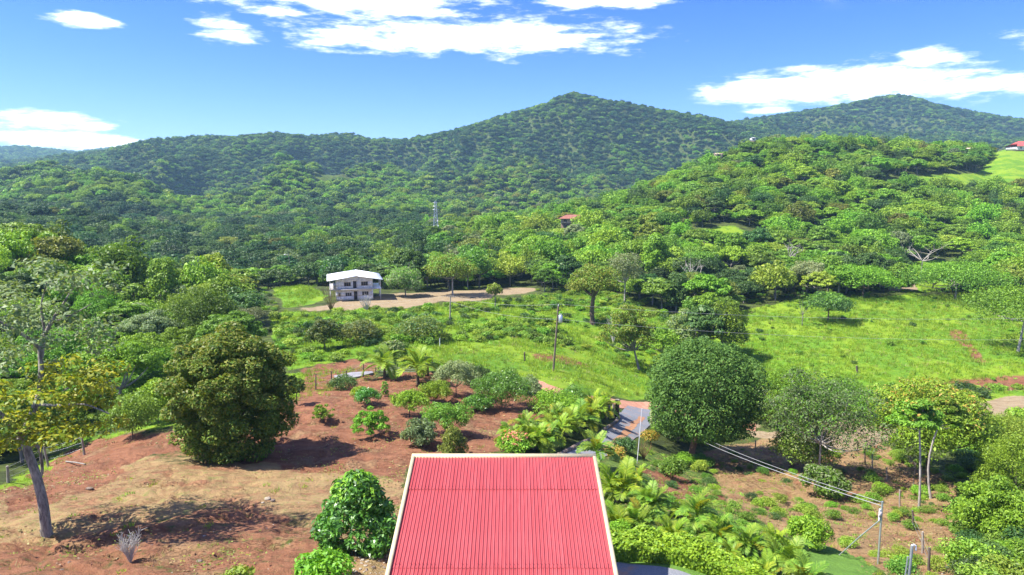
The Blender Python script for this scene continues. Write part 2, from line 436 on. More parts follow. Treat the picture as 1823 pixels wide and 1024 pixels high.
def unit(v): return v / (np.linalg.norm(v, axis=-1, keepdims=True) + 1e-9)

def leaf_cards(pos, nrm, tan, L, W, fold=0.12):
    tan = unit(tan - nrm * (tan * nrm).sum(1, keepdims=True)); sd = np.cross(nrm, tan)
    L = L[:, None]; W = W[:, None]
    a = pos - tan * L * .5; c = pos + tan * L * .5 - nrm * L * .1
    b = pos - tan * L * .05 + sd * W * .5 + nrm * W * fold; d = pos - tan * L * .05 - sd * W * .5 + nrm * W * fold
    v = np.stack([a, b, c, d], 1).reshape(-1, 3)
    return v, np.arange(len(pos) * 4).reshape(-1, 4)
def crown(rng, cl, n, L, asp=.45, up=.55, droop=.3, jit=.55, shell=.5, mb=None, mat=0):
    """cl: clumps (x, y, z, radius, flatten). Leaves fill the outer shell of every clump."""
    cl = np.asarray(cl, float); w = cl[:, 3] ** 2; k = rng.choice(len(cl), n, p=w / w.sum())
    d = unit(rng.normal(size=(n, 3)) + np.array([0, 0, .25]))
    r = cl[k, 3] * (shell + (1.08 - shell) * rng.random(n) ** .6)
    off = d * r[:, None]; off[:, 2] *= cl[k, 4]
    pos = cl[k, :3] + off
    nrm = unit(d * .6 + np.array([0, 0, up]) + rng.normal(size=(n, 3)) * jit)
    tan = unit(rng.normal(size=(n, 3)) + d * .6 - np.array([0, 0, droop]))
    Ls = L * np.exp(rng.normal(size=n) * .25)
    v, f = leaf_cards(pos, nrm, tan, Ls, Ls * asp)
    mb = mb or MB(); mb.add(v, f, mat); return mb

def cl_dome(rng, R, z0, z1, n, rr=.33, flat=.75, low=-.25, jag=.12):
    """Clumps over a rounded crown between heights z0 and z1."""
    zc = z0 + (z1 - z0) * .42; out = []
    for i in range(n):
        s = low + (1 - low) * (i + .5) / n; th = i * 2.39996 + rng.random() * .7
        q = math.sqrt(max(0, 1 - s * s)); k = (1 - rr * .8) * (1 + rng.normal() * jag)
        zz = (z1 - zc) if s > 0 else (zc - z0)
        out.append((R * q * k * math.cos(th), R * q * k * math.sin(th), zc + s * zz * k, R * rr * rng.uniform(.75, 1.25), flat))
    for i in range(max(2, n // 6)):
        out.append((R * rng.normal() * .25, R * rng.normal() * .25, zc + (z1 - zc) * rng.uniform(-.2, .5), R * .45, flat))
    return out
def cl_umbrella(rng, R, z0, z1, n, rr=.26, flat=.38):
    out = []
    for i in range(n):
        q = math.sqrt((i + .5) / n) * .86; th = i * 2.39996 + rng.random() * .8
        z = z1 - (z1 - z0) * (.12 + .55 * q * q + .3 * rng.random())
        out.append((R * q * math.cos(th), R * q * math.sin(th), z, R * rr * rng.uniform(.7, 1.3), flat))
    return out
def cl_column(rng, R, z0, z1, n, rr=.36, flat=.7, taper=.75):
    out = []
    for i in range(n):
        s = (i + .5) / n; th = i * 2.39996 + rng.random()
        prof = math.sin(math.pi * min(1, max(0.02, .12 + .83 * s))) ** .6 * (1 - (1 - taper) * s)
        k = prof * (1 - rr * .7) * rng.uniform(.75, 1.1)
        out.append((R * k * math.cos(th), R * k * math.sin(th), z0 + (z1 - z0) * (.06 + .88 * s), R * rr * rng.uniform(.75, 1.25), flat))
    return out
def limbs(rng, base, fork, cl, r0, n=6, sides=6, mb=None, bend=.3):
    """Tapered trunk from base to fork and limbs into some of the clumps."""
    mb = mb or MB()
    base = np.asarray(base, float); fork = np.asarray(fork, float); H = np.linalg.norm(fork - base)
    t = np.linspace(0, 1, 6)[:, None]
    pts = base + (fork - base) * t + np.array([rng.normal(), rng.normal(), 0]) * .035 * H * np.sin(t * math.pi)
    mb.merge(tube(pts, np.array([1.35, 1.0, .92, .86, .8, .72]) * r0, sides + 2))
    cl = np.asarray(cl)
    ks = rng.choice(len(cl), min(n, len(cl)), replace=False)
    for k in ks:
        e = cl[k, :3]; t = np.linspace(0, 1, 5)[:, None]
        mid = np.array([0, 0, 1.0]) * np.linalg.norm(e - fork) * bend
        p = fork + (e - fork) * t + (np.array([*(rng.normal(size=2) * .06), 0]) * np.linalg.norm(e - fork) - mid * .4) * np.sin(t * math.pi)
        mb.merge(tube(p, np.linspace(.62, .14, 5) * r0, sides))
    return mb
# ------------------------------------------------------------------ land zones
rs = np.random.RandomState(7)
def in_poly(px, py, poly):
    poly = np.asarray(poly, float); r = np.zeros(np.shape(px), bool)
    x1, y1 = poly[-1]
    for x2, y2 in poly:
        c = ((y2 > py) != (y1 > py)) & (px < (x1 - x2) * (py - y2) / (y1 - y2 + 1e-9) + x2)
        r ^= c; x1, y1 = x2, y2
    return r
ZONES = [
 # channel, dmin, dmax, weight, polygon in the photograph
 (2, 20, 75, .5, [(0, 875), (130, 792), (230, 765), (330, 750), (350, 800), (240, 805), (200, 850), (60, 895), (0, 905)]),
 (0, 20, 75, 1, [(0, 880), (130, 800), (230, 775), (340, 760), (340, 800), (270, 812), (210, 850), (70, 890), (0, 905)]),
 (0, 20, 60, .62, [(0, 955), (150, 940), (330, 915), (450, 905), (560, 930), (600, 1060), (-300, 1060), (-300, 950)]),
 (0, 30, 90, 1, [(480, 730), (545, 690), (600, 680), (690, 668), (770, 660), (850, 690), (960, 705), (1050, 705), (1010, 760), (940, 800), (735, 812), (722, 860), (600, 838), (440, 825), (400, 790)]),
 (0, 60, 110, .85, [(525, 655), (560, 648), (650, 644), (700, 650), (650, 668), (600, 672), (545, 690)]),
 (0, 28, 90, .42, [(1230, 800), (1400, 795), (1560, 780), (1700, 850), (1760, 890), (1690, 1060), (1560, 1060), (1470, 965), (1370, 930), (1300, 900)]),
 (0, 28, 60, .8, [(1140, 830), (1200, 845), (1300, 900), (1290, 915), (1180, 880)]),
 (0, 60, 118, 1, [(1540, 687), (1620, 676), (1823, 669), (2100, 660), (2100, 684), (1823, 686), (1640, 692)]),
 (0, 60, 140, .7, [(930, 622), (1000, 628), (1060, 655), (1010, 652), (950, 640)]),
 (0, 60, 140, 1, [(1690, 590), (1715, 590), (1760, 640), (1770, 650), (1740, 640)]),
 (2, 20, 75, 1, [(-300, 900), (100, 885), (240, 820), (480, 818), (600, 830), (722, 845), (690, 1060), (560, 1060), (560, 905), (300, 905), (100, 955), (-300, 960)]),
 (2, 20, 80, .55, [(-300, 900), (120, 880), (300, 800), (480, 735), (600, 690), (760, 668), (740, 812), (690, 1060), (-300, 1060)]),
 (2, 20, 75, .6, [(-300, 960), (560, 900), (690, 1060), (-300, 1060)]),
 (1, 60, 130, .8, [(640, 640), (720, 618), (860, 612), (960, 625), (1080, 660), (1150, 690), (1140, 715), (1000, 700), (860, 660), (740, 655)]),
 (2, 60, 130, .32, [(640, 640), (720, 618), (860, 612), (960, 625), (1080, 660), (1150, 690), (1140, 715), (1000, 700), (860, 660), (740, 655)]),
 (2, 28, 90, .8, [(1250, 800), (1350, 780), (1500, 760), (1600, 800), (1720, 870), (1700, 1060), (1420, 960), (1290, 900)]),
 (2, 110, 190, .28, [(1320, 545), (1400, 538), (1823, 535), (1823, 610), (1600, 600), (1340, 590)]),
 (1, 85, 190, 1, [(1290, 560), (1400, 538), (1600, 526), (2300, 520), (2300, 672), (1823, 672), (1600, 690), (1420, 700), (1300, 660)]),
 (1, 75, 190, 1, [(480, 560), (700, 550), (860, 538), (1060, 515), (1300, 600), (1160, 712), (1060, 680), (950, 625), (800, 612), (640, 645), (500, 650)]),
 (1, 110, 210, 1, [(476, 497), (525, 500), (590, 528), (540, 545), (505, 548)]),
 (1, 60, 110, .9, [(500, 665), (640, 660), (670, 655), (660, 675), (560, 705), (510, 720)]),
 (1, 30, 80, .8, [(-300, 880), (0, 862), (130, 790), (260, 745), (320, 730), (320, 750), (240, 770), (140, 808), (0, 885), (-300, 900)]),
 (1, 160, 260, 1, [(1580, 480), (1640, 464), (1725, 464), (1732, 500), (1640, 522), (1585, 522)]),
 (1, 380, 620, 1, [(1700, 330), (1745, 305), (1770, 262), (2200, 245), (2200, 350), (1823, 345)]),
 (1, 300, 445, .8, [(1520, 332), (1600, 316), (1700, 308), (1900, 312), (1900, 348), (1640, 348)]),
 (1, 200, 330, .9, [(1480, 420), (1560, 412), (1600, 425), (1540, 436)]),
 (1, 200, 330, .8, [(1180, 420), (1300, 400), (1380, 425), (1400, 445), (1250, 445)]),
 (1, 500, 1000, .45, [(790, 318), (870, 340), (900, 352), (830, 348)]),
 (1, 500, 1000, .45, [(560, 305), (640, 312), (650, 328), (560, 335), (520, 325)]),
 (1, 50, 100, .7, [(1640, 690), (1823, 685), (2200, 680), (2200, 715), (1700, 718)]),
 (1, 28, 90, .5, [(1400, 960), (1500, 960), (1640, 1060), (1440, 1060)]),
 (3, 110, 190, .85, [(505, 549), (545, 547), (600, 538), (700, 523), (850, 516), (955, 511), (955, 517), (860, 534), (700, 549), (590, 553), (520, 553)]),
 (3, 50, 100, 1, [(1330, 758), (1420, 766), (1560, 745), (1700, 716), (1823, 706), (2200, 700), (2200, 745), (1823, 742), (1700, 755), (1560, 792), (1420, 800), (1330, 775)]),
 (3, 150, 260, 1, [(1585, 490), (1628, 488), (1632, 518), (1580, 520)]),
 (4, 22, 60, 1, [(1395, 960), (1440, 965), (1520, 990), (1620, 1060), (1440, 1060)]),
 (4, 20, 50, 1, [(1100, 985), (1240, 985), (1300, 1060), (1100, 1060)]),
 (5, 26, 90, .8, [(1290, 800), (1560, 790), (1740, 850), (1700, 1060), (1480, 1000), (1350, 930)]),
 (5, 26, 80, .9, [(1080, 800), (1200, 800), (1300, 905), (1400, 960), (1380, 1010), (1090, 985)]),
 (5, 60, 100, .5, [(1180, 790), (1400, 690), (1560, 700), (1540, 760), (1380, 780)]),
]
NZ = 6
PXg, PYg = proj(XX, YY, H)
wx = PXg + fbm(XX / 3.5, YY / 3.5, 4, 41) * 26 * np.clip(60 / DD, .2, 1.5) ; wy = PYg + fbm(XX / 3.5, YY / 3.5, 4, 42) * 22 * np.clip(60 / DD, .2, 1.5)
W = np.zeros((NZ,) + H.shape)
for ch, dmin, dmax, wt_, poly in ZONES:
    m = in_poly(wx, wy, poly) & (DD > dmin) & (DD < dmax)
    W[ch] = np.maximum(W[ch], m * wt_)
for c in range(NZ):
    for ax in (0, 1): W[c] = smooth1(W[c], 1, ax)
def zone_at(c, x, y):
    fi = int(np.clip((math.log(max(y, 9.1)) - LD0) / (LD1 - LD0) * (ND - 1), 0, ND - 1)); fj = int(np.clip((x / y - U[0]) / (U[-1] - U[0]) * (NU - 1), 0, NU - 1))
    return W[c, fi, fj]
# erosion rills and small steps in the bare soil
soil = np.clip(W[0] + W[2] * .7, 0, 1) * (DD < 110)
ril = np.abs(fbm(XX / 4.5 + fbm(XX / 6, YY / 6, 2, 71) * 1.2, YY / 2.2, 4, 55))
H -= soil * np.clip(.16 - ril, 0, .16) * 2.2
H += soil * .05 * fbm(XX / .8, YY / .8, 3, 61)
bank = W[0] * (DD > 92) * (DD < 118) * (PXg > 1500)
H -= bank * .8

# ------------------------------------------------------------------ ground material
def ground_mat():
    m, nt, out = new_mat('earth_and_grass')
    geo = N(nt, 'ShaderNodeNewGeometry')
    def noise(scale, detail=6.0, rough=.6, stretch=None):
        n = N(nt, 'ShaderNodeTexNoise', i_Scale=scale, i_Detail=detail, i_Roughness=rough)
        if stretch:
            mp = N(nt, 'ShaderNodeMapping'); mp.inputs['Scale'].default_value = stretch
            nt.links.new(geo.outputs['Position'], mp.inputs[0]); nt.links.new(mp.outputs[0], n.inputs['Vector'])
        else: nt.links.new(geo.outputs['Position'], n.inputs['Vector'])
        return n.outputs['Fac']
    nA = noise(.35, 8); nB = noise(2.1, 8, .65); nC = noise(9.0, 6, .7); nD = noise(.09, 5)
    nE = noise(1.2, 7, .7, (.55, 1.6, 1))
    za = N(nt, 'ShaderNodeAttribute', attribute_name='zone_soil'); zb = N(nt, 'ShaderNodeAttribute', attribute_name='zone_path')
    sa = N(nt, 'ShaderNodeSeparateColor'); sb = N(nt, 'ShaderNodeSeparateColor')
    nt.links.new(za.outputs['Color'], sa.inputs[0]); nt.links.new(zb.outputs['Color'], sb.inputs[0])
    def ragged(w, amt=.9, n=None):
        mx = math_node(nt, 'ADD', math_node(nt, 'MULTIPLY', nB, .5), math_node(nt, 'MULTIPLY', n or nE, .5))
        v = math_node(nt, 'ADD', w, math_node(nt, 'MULTIPLY', math_node(nt, 'SUBTRACT', mx, .5), amt * 2))
        return math_node(nt, 'MULTIPLY', maprange(nt, v, .38, .66), maprange(nt, w, .02, .2))
    floor_c = mixcol(nt, maprange(nt, nA, .4, .6), (.035, .045, .014), (.07, .095, .02))
    floor_c = mixcol(nt, maprange(nt, nB, .5, .7), floor_c, (.06, .07, .03))
    shrub_c = mixcol(nt, maprange(nt, nB, .38, .62), (.05, .09, .018), (.11, .16, .03))
    shrub_c = mixcol(nt, maprange(nt, nE, .54, .66), shrub_c, (.22, .13, .07))
    lush = mixcol(nt, maprange(nt, nB, .35, .65), (.068, .15, .011), (.12, .23, .016))
    lush = mixcol(nt, maprange(nt, nD, .44, .56), lush, mixcol(nt, nC, (.125, .215, .013), (.195, .27, .02)))
    lush = mixcol(nt, maprange(nt, nA, .58, .68), lush, (.06, .13, .015))
    dry = mixcol(nt, maprange(nt, nE, .35, .62), (.225, .13, .066), (.27, .19, .088))
    dry = mixcol(nt, maprange(nt, nB, .52, .68), dry, (.19, .18, .06))
    dry = mixcol(nt, maprange(nt, nA, .52, .66), dry, (.25, .12, .065))
    red = mixcol(nt, maprange(nt, nE, .34, .64), (.155, .064, .035), (.225, .104, .056))
    red = mixcol(nt, maprange(nt, nA, .52, .66), red, (.235, .14, .072))
    red = mixcol(nt, maprange(nt, nC, .6, .72), red, (.10, .04, .026))
    pale = mixcol(nt, maprange(nt, nE, .36, .62), (.21, .15, .085), (.27, .21, .13))
    lawn = mixcol(nt, maprange(nt, nC, .3, .7), (.085, .17, .028), (.12, .22, .035))
    c = mixcol(nt, ragged(sb.outputs[2]), floor_c, shrub_c)
    c = mixcol(nt, ragged(sa.outputs[1], .6), c, lush)
    c = mixcol(nt, ragged(sa.outputs[2], .8), c, dry)
    c = mixcol(nt, ragged(sa.outputs[0], .75), c, red)
    c = mixcol(nt, ragged(sb.outputs[0], .5), c, pale)
    nR = noise(.8, 4, .55, (.7, 1.9, 1)); nR2 = noise(2.6, 4, .6, (.8, 1.7, 1))
    crack = math_node(nt, 'MAXIMUM', maprange(nt, math_node(nt, 'ABSOLUTE', math_node(nt, 'SUBTRACT', nR, .5)), .012, .0), math_node(nt, 'MULTIPLY', maprange(nt, math_node(nt, 'ABSOLUTE', math_node(nt, 'SUBTRACT', nR2, .5)), .02, .0), .6))
    crack = math_node(nt, 'MULTIPLY', crack, math_node(nt, 'MULTIPLY', maprange(nt, math_node(nt, 'ADD', sa.outputs[0], sa.outputs[2]), .1, .5), maprange(nt, nA, .42, .58)))
    c = mixcol(nt, math_node(nt, 'MULTIPLY', crack, .4), c, (.11, .05, .03))
    c = mixcol(nt, maprange(nt, sb.outputs[1], .4, .6), c, lawn)
    p = N(nt, 'ShaderNodeBsdfPrincipled', i_Roughness=.92)
    p.inputs['Specular IOR Level'].default_value = .12
    nt.links.new(c, p.inputs['Base Color'])
    hgt = math_node(nt, 'ADD', math_node(nt, 'MULTIPLY', nE, .6), math_node(nt, 'ADD', math_node(nt, 'MULTIPLY', nC, .35), math_node(nt, 'SUBTRACT', nB, math_node(nt, 'MULTIPLY', crack, .35))))
    b = N(nt, 'ShaderNodeBump', i_Strength=.9, i_Distance=.22)
    nt.links.new(hgt, b.inputs['Height']); nt.links.new(b.outputs[0], p.inputs['Normal'])
    nt.links.new(p.outputs[0], out.inputs[0])
    return m
GM = ground_mat()
def land(name, i0, i1):
    v = np.stack([XX[i0:i1 + 1], YY[i0:i1 + 1], H[i0:i1 + 1]], -1)
    n = i1 - i0 + 1
    idx = np.arange(n * NU).reshape(n, NU)
    f = np.stack([idx[:-1, :-1], idx[:-1, 1:], idx[1:, 1:], idx[1:, :-1]], -1).reshape(-1, 4)
    mb = MB(); mb.add(v.reshape(-1, 3), f)
    me = mb.mesh(name, GM, True)
    for nm, ch in (('zone_soil', (0, 1, 2)), ('zone_path', (3, 4, 5))):
        at = me.attributes.new(nm, 'FLOAT_COLOR', 'POINT')
        c = np.ones((n * NU, 4), np.float32)
        for k in range(3): c[:, k] = W[ch[k], i0:i1 + 1].ravel()
        at.data.foreach_set('color', c.ravel())
    return tag(link(name, me), kind='structure')
I_SPLIT = int(np.searchsorted(D, 240))
land('ground', 0, I_SPLIT)
land('hills', I_SPLIT, ND - 1)

# ------------------------------------------------------------------ paved drive and dirt road, draped over the land
def ribbon(name, left, right, mat, lift, kind='structure', step=.4, ragged=0.0, nacross=8):
    L = [GP(*p) for p in left]; R = [GP(*p) for p in right]
    def resample(P):
        P = np.array([(p.x, p.y) for p in P]); s = np.concatenate([[0], np.cumsum(np.linalg.norm(np.diff(P, axis=0), axis=1))])
        return P, s
    (PL, sl), (PR, sr) = resample(L), resample(R)
    n = max(12, int(max(sl[-1], sr[-1]) / step))
    t = np.linspace(0, 1, n)
    def curve(P, s):
        q = np.stack([np.interp(t * s[-1], s, P[:, k]) for k in (0, 1)], 1)
        return smooth1(q, max(1, n // 40), 0) if n > 30 else q
    l = curve(PL, sl); r = curve(PR, sr)
    if ragged:
        w = r - l
        l = l + w * (fbm(t * 23, t * 0 + 3, 3, 81) * ragged)[:, None]; r = r + w * (fbm(t * 23, t * 0 + 9, 3, 82) * ragged)[:, None]
    a = np.linspace(0, 1, nacross)
    xy = l[:, None] * (1 - a)[None, :, None] + r[:, None] * a[None, :, None]
    z = ground(xy[..., 0], xy[..., 1]) + lift
    v = np.concatenate([xy, z[..., None]], -1).reshape(-1, 3)
    idx = np.arange(n * nacross).reshape(n, nacross)
    f = np.stack([idx[:-1, :-1], idx[:-1, 1:], idx[1:, 1:], idx[1:, :-1]], -1).reshape(-1, 4)
    mb = MB(); mb.add(v, f)
    return tag(mb.obj(name, mat, None, True), kind=kind), l, r
def asphalt_mat():
    m, nt, out = new_mat('worn_asphalt')
    geo = N(nt, 'ShaderNodeNewGeometry')
    n1_ = N(nt, 'ShaderNodeTexNoise', i_Scale=.8, i_Detail=7.0, i_Roughness=.65); nt.links.new(geo.outputs['Position'], n1_.inputs['Vector'])
    n2_ = N(nt, 'ShaderNodeTexNoise', i_Scale=14.0, i_Detail=4.0); nt.links.new(geo.outputs['Position'], n2_.inputs['Vector'])
    c = mixcol(nt, maprange(nt, n2_.outputs['Fac'], .3, .7), (.125, .13, .145), (.18, .185, .2))
    c = mixcol(nt, math_node(nt, 'MULTIPLY', maprange(nt, n1_.outputs['Fac'], .52, .66), .7), c, (.33, .17, .09))
    p = N(nt, 'ShaderNodeBsdfPrincipled', i_Roughness=.85); nt.links.new(c, p.inputs['Base Color'])
    b = N(nt, 'ShaderNodeBump', i_Strength=.4, i_Distance=.02); nt.links.new(n2_.outputs['Fac'], b.inputs['Height']); nt.links.new(b.outputs[0], p.inputs['Normal'])
    nt.links.new(p.outputs[0], out.inputs[0]); return m
ASPH = asphalt_mat()
DIRT = simple_mat('red_dirt_road', (.30, .13, .075), (.42, .22, .14), 1.5, .95, .4)
ribbon('driveway', [(960, 850), (1000, 806), (1050, 783), (1090, 755), (1108, 732), (1118, 722)], [(1030, 850), (1075, 815), (1115, 795), (1150, 765), (1166, 748), (1182, 730)], ASPH, .06)
ribbon('dirt_band', [(1066, 802), (1100, 778), (1118, 760), (1140, 742)], [(1077, 803), (1112, 781), (1132, 763), (1151, 745)], simple_mat('orange_dirt', (.26, .12, .06), (.38, .2, .1), 3, .9, .3), .075, ragged=.35)  # ragged strip of orange dirt lying across the asphalt
ribbon('dirt_road', [(955, 676), (1000, 694), (1050, 706), (1100, 712), (1150, 716), (1200, 724), (1300, 748), (1350, 757)],
       [(945, 684), (990, 704), (1045, 716), (1100, 727), (1150, 731), (1190, 738), (1290, 762), (1350, 770)], DIRT, .05, ragged=.18)
ribbon('parking_area', [(1050, 1005), (1100, 1003), (1150, 1008), (1230, 1025), (1300, 1060)], [(1050, 1100), (1100, 1100), (1150, 1100), (1200, 1100), (1260, 1100)], ASPH, .05)

# ------------------------------------------------------------------ haze
HAZE_DENSITY = 0.00012
def build_haze():
    m, nt, out = new_mat('thin_haze')
    pv = N(nt, 'ShaderNodeVolumePrincipled')
    pv.inputs['Color'].default_value = (.42, .74, 1.0, 1); pv.inputs['Density'].default_value = HAZE_DENSITY
    pv.inputs['Anisotropy'].default_value = .1
    nt.links.new(pv.outputs[0], out.inputs['Volume'])
    zmin = float(H.min()) - 3; zmax = max(330.0, float(H.max()) + 20)
    b = box((0, 2100, (zmin + zmax) / 2), (10400, 4500, zmax - zmin))
    tag(b.obj('haze', m), kind='stuff')
build_haze()

# ------------------------------------------------------------------ forest
def forest_protos(seed, n, L, shapes):
    """Crown and trunk meshes of unit radius 1 and height 1.6 for the woods (scaled when placed)."""
    out = []
    for i, s in enumerate(shapes):
        r = np.random.default_rng(seed + i)
        m = 2 if L < .08 else 1.4 if L < .2 else 1; q = .72 if L < .08 else .85 if L < .2 else 1
        if s == 'umbrella': cl = cl_umbrella(r, 1.0, .75, 1.6, int(30 * m), .26 * q)
        elif s == 'dome': cl = cl_dome(r, 1.0, .45, 1.6, int(34 * m), .3 * q, .6, jag=.2)
        elif s == 'tiers': cl = cl_umbrella(r, 1.0, .55, 1.6, int(36 * m), .22 * q, .3)
        elif s == 'broad': cl = cl_dome(r, 1.08, .6, 1.5, int(30 * m), .3 * q, .5, -.15, .24)
        else: cl = cl_column(r, .8, .3, 1.8, int(26 * m), .34 * q, .65)
        cr = crown(r, cl, n, L, .55, .7, .15, .5, .6)
        tr = limbs(r, (0, 0, -.25), (r.normal() * .05, r.normal() * .05, .6), cl, .045, 7, 5)
        out.append((cr, tr))
    return out
SHAPES = ['umbrella', 'dome', 'tiers', 'broad', 'column']
NEARP = forest_protos(100, 15000, .054, SHAPES)
MIDP = forest_protos(200, 4200, .105, SHAPES)
FARP = forest_protos(300, 620, .27, ['umbrella', 'dome', 'broad', 'dome'])
near_me = [(a.mesh('crown', LEAF['mid']), b.mesh('trunk', BARK, True)) for a, b in NEARP]
mid_me = [(a.mesh('crown', LEAF['mid']), b.mesh('trunk', BARK, True)) for a, b in MIDP]

def forest_at(px, d):
    """True where the photograph shows closed woodland."""
    lim = np.interp(px, [-400, 0, 120, 200, 300, 360, 440, 490, 500, 700, 1035, 1060, 1090, 1290, 1308, 1335, 1600, 1823, 2200],
                    [56, 57, 62, 66, 72, 84, 90, 98, 190, 172, 172, 150, 121, 113, 118, 158, 166, 170, 170])
    return d > lim
def not_clear(x, y):
    fi = np.clip((np.log(y) - LD0) / (LD1 - LD0) * (ND - 1), 0, ND - 1).astype(int); fj = np.clip((x / y - U[0]) / (U[-1] - U[0]) * (NU - 1), 0, NU - 1).astype(int)
    return (W[1][fi, fj] < .35) & (W[3][fi, fj] < .35)
# horizon line of the land along each column, to skip trees that no view from near the camera could show
T_cum = np.maximum.accumulate((H + 6.0 - CAM_Z) / DD, axis=0)
def shows(x, y, top, margin):
    fi = np.clip((np.log(y) - LD0) / (LD1 - LD0) * (ND - 1) - 3, 0, ND - 1).astype(int); fj = np.clip((x / y - U[0]) / (U[-1] - U[0]) * (NU - 1), 0, NU - 1).astype(int)
    return (top + margin - CAM_Z) / y > T_cum[fi, fj]
def grid_points(d0, d1, s, seed, ulim=.95):
    r = np.random.RandomState(seed)
    xs = np.arange(-ulim * d1, ulim * d1, s); ys = np.arange(d0, d1, s * .9)
    X, Y = np.meshgrid(xs, ys); X = X + (np.arange(len(ys)) % 2)[:, None] * s * .5
    X = (X + r.uniform(-.38, .38, X.shape) * s).ravel(); Y = (Y + r.uniform(-.38, .38, Y.shape) * s).ravel()
    k = (np.abs(X / Y) < ulim) & (Y > d0) & (Y < d1); return X[k], Y[k], r
FAM = ['bright', 'yellow', 'mid', 'dark', 'olive', 'grey', 'shaded']
def family(px, d, x, y, r):
    """Share of each leaf family by stretch of wood."""
    n = len(px); P = np.zeros((n, 7))
    P[:] = [.2, .1, .36, .22, .08, .04, 0]
    left = (px < 560) & (d < 150); P[left] = [.5, .12, .24, .02, .03, .09, 0]
    valley = (px < 760) & (d > 190) & (d < 560); P[valley] = [.02, .0, .15, .48, .02, .01, .32]  # mostly the two darkest families: cloud shadow painted into the valley trees
    rh = (px > 850) & (d > 190) & (d < 560); P[rh] = [.42, .10, .34, .09, .03, .02, 0]
    lh = (px < 800) & (d >= 560) & (d < 1000); P[lh] = [.34, .05, .40, .18, .0, .0, .03]  # bright share raised to paint sunlit patches onto the left hill
    mt = (d >= 1000); P[mt] = [.03, .0, .26, .44, .0, .0, .27]  # shade on the mountain likewise put into its leaf colours
    w = fbm(x / 45, y / 45, 3, 77); w = w[:, None] * np.array([1.6, 1.2, .2, -1.8, -.6, 0, -2.2])
    P = np.clip(P * np.exp(w * 1.4), 1e-4, None); P /= P.sum(1, keepdims=True)
    c = np.cumsum(P, 1); q = r.random_sample(n)[:, None]
    return np.minimum((q > c).sum(1), 6)

X1, Y1, r1 = grid_points(54, 250, 6.6, 11)
Z1 = ground(X1, Y1); PX1, PY1 = proj(X1, Y1, Z1)
R1 = r1.uniform(3.1, 5.6, len(X1)); HT1 = r1.uniform(.78, 1.4, len(X1))
R1 *= np.where((PX1 < 560) & (Y1 < 130), .9, 1.0)
keep = forest_at(PX1, Y1) & not_clear(X1, Y1) & shows(X1, Y1, Z1 + R1 * 1.6, 3.0)
keep &= ~((PX1 > 438) & (PX1 < 600) & (Y1 > 92) & (Y1 < 188))
keep &= ~((np.abs(X1 - WH.x) < 13) & (Y1 < WH.y + 16) & (Y1 > WH.y - 30))
X1, Y1, Z1, PX1, PY1, R1, HT1 = (a[keep] for a in (X1, Y1, Z1, PX1, PY1, R1, HT1))
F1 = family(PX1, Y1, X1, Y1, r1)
SH1 = r1.choice(5, len(X1), p=[.3, .26, .2, .18, .06])
inview = (np.abs(PX1 - PW / 2) < PW / 2 + 50)
order = np.argsort(np.where(inview, 0, 1e6) + Y1 / (R1 / 4.3))
single, rest1 = order[:292], order[292:]
FWORD = {'bright': 'bright green', 'yellow': 'yellow-green', 'mid': 'mid green', 'dark': 'dark green', 'olive': 'olive green', 'grey': 'grey-green', 'shaded': 'deep green'}
SWORD = ['flat-topped', 'rounded', 'tiered', 'broad', 'tall']
def place_word(px, d):
    if d < 190 and px < 560:
        s = ('along the left border' if px < 110 else 'beyond the yellow-leaved tree' if px < 240 else 'behind the tawny bushy tree' if px < 430 else 'left of the grassy knoll')
        return ('low in the wood ' if d < 78 else 'in the middle wood ' if d < 112 else 'high in the wood ') + s
    if px < 560: return 'in the valley beyond the left slope'
    if px < 790: return 'just behind the white house' if d < 215 else 'higher up behind the white house'
    if px < 1010: return 'in the wood edge above the scrub field' if d < 215 else 'in the wood below the transmission tower'
    if px < 1310: return 'between scrub field and meadow' if d < 172 else 'on the slope above the leaning thicket' if d < 215 else 'high above the leaning thicket'
    if px < 1600: return 'at the upper edge of the meadow' if d < 205 else 'on the hillside above the meadow'
    return 'above the far right meadow end' if d < 205 else 'on the hillside at far right'
ORD = ['first', 'second', 'third', 'fourth', 'fifth', 'sixth', 'seventh', 'eighth', 'ninth', 'tenth', 'eleventh', 'twelfth', 'thirteenth', 'fourteenth']
names = {}
for k in single: names.setdefault((F1[k], SH1[k], place_word(PX1[k], Y1[k])), []).append(k)
LABELS = {}
for (f_, s_, w_), ks in names.items():
    ks = sorted(ks, key=lambda k: PX1[k])
    for i, k in enumerate(ks):
        base = f"{FWORD[FAM[f_]]} {SWORD[s_]} tree"
        lab = f"{base} {w_}" if len(ks) == 1 else f"{'leftmost' if i == 0 else 'rightmost' if i == len(ks) - 1 else ORD[i] + ' from left'} of {len(ks)} {base}s {w_}"
        LABELS[k] = lab if len(lab.split()) <= 16 else lab.replace(' in the ', ' in ').replace(' the ', ' ')
for k in single:
    fam = FAM[F1[k]]; src = near_me if Y1[k] < 112 else mid_me
    cm, tm = src[SH1[k]]
    t = thing('forest_tree', LABELS[k], 'tree',
              (X1[k], Y1[k], Z1[k] - .15), r1.uniform(0, 6.28), 'trees of the wood on the slopes')
    t.scale = (R1[k], R1[k], R1[k] * HT1[k])
    c = link('crown', cm, t); c.material_slots[0].link = 'OBJECT'; c.material_slots[0].material = LEAF[fam]
    b = link('trunk', tm, t); b.material_slots[0].link = 'OBJECT'; b.material_slots[0].material = BARKP if k % 3 == 0 else BARK

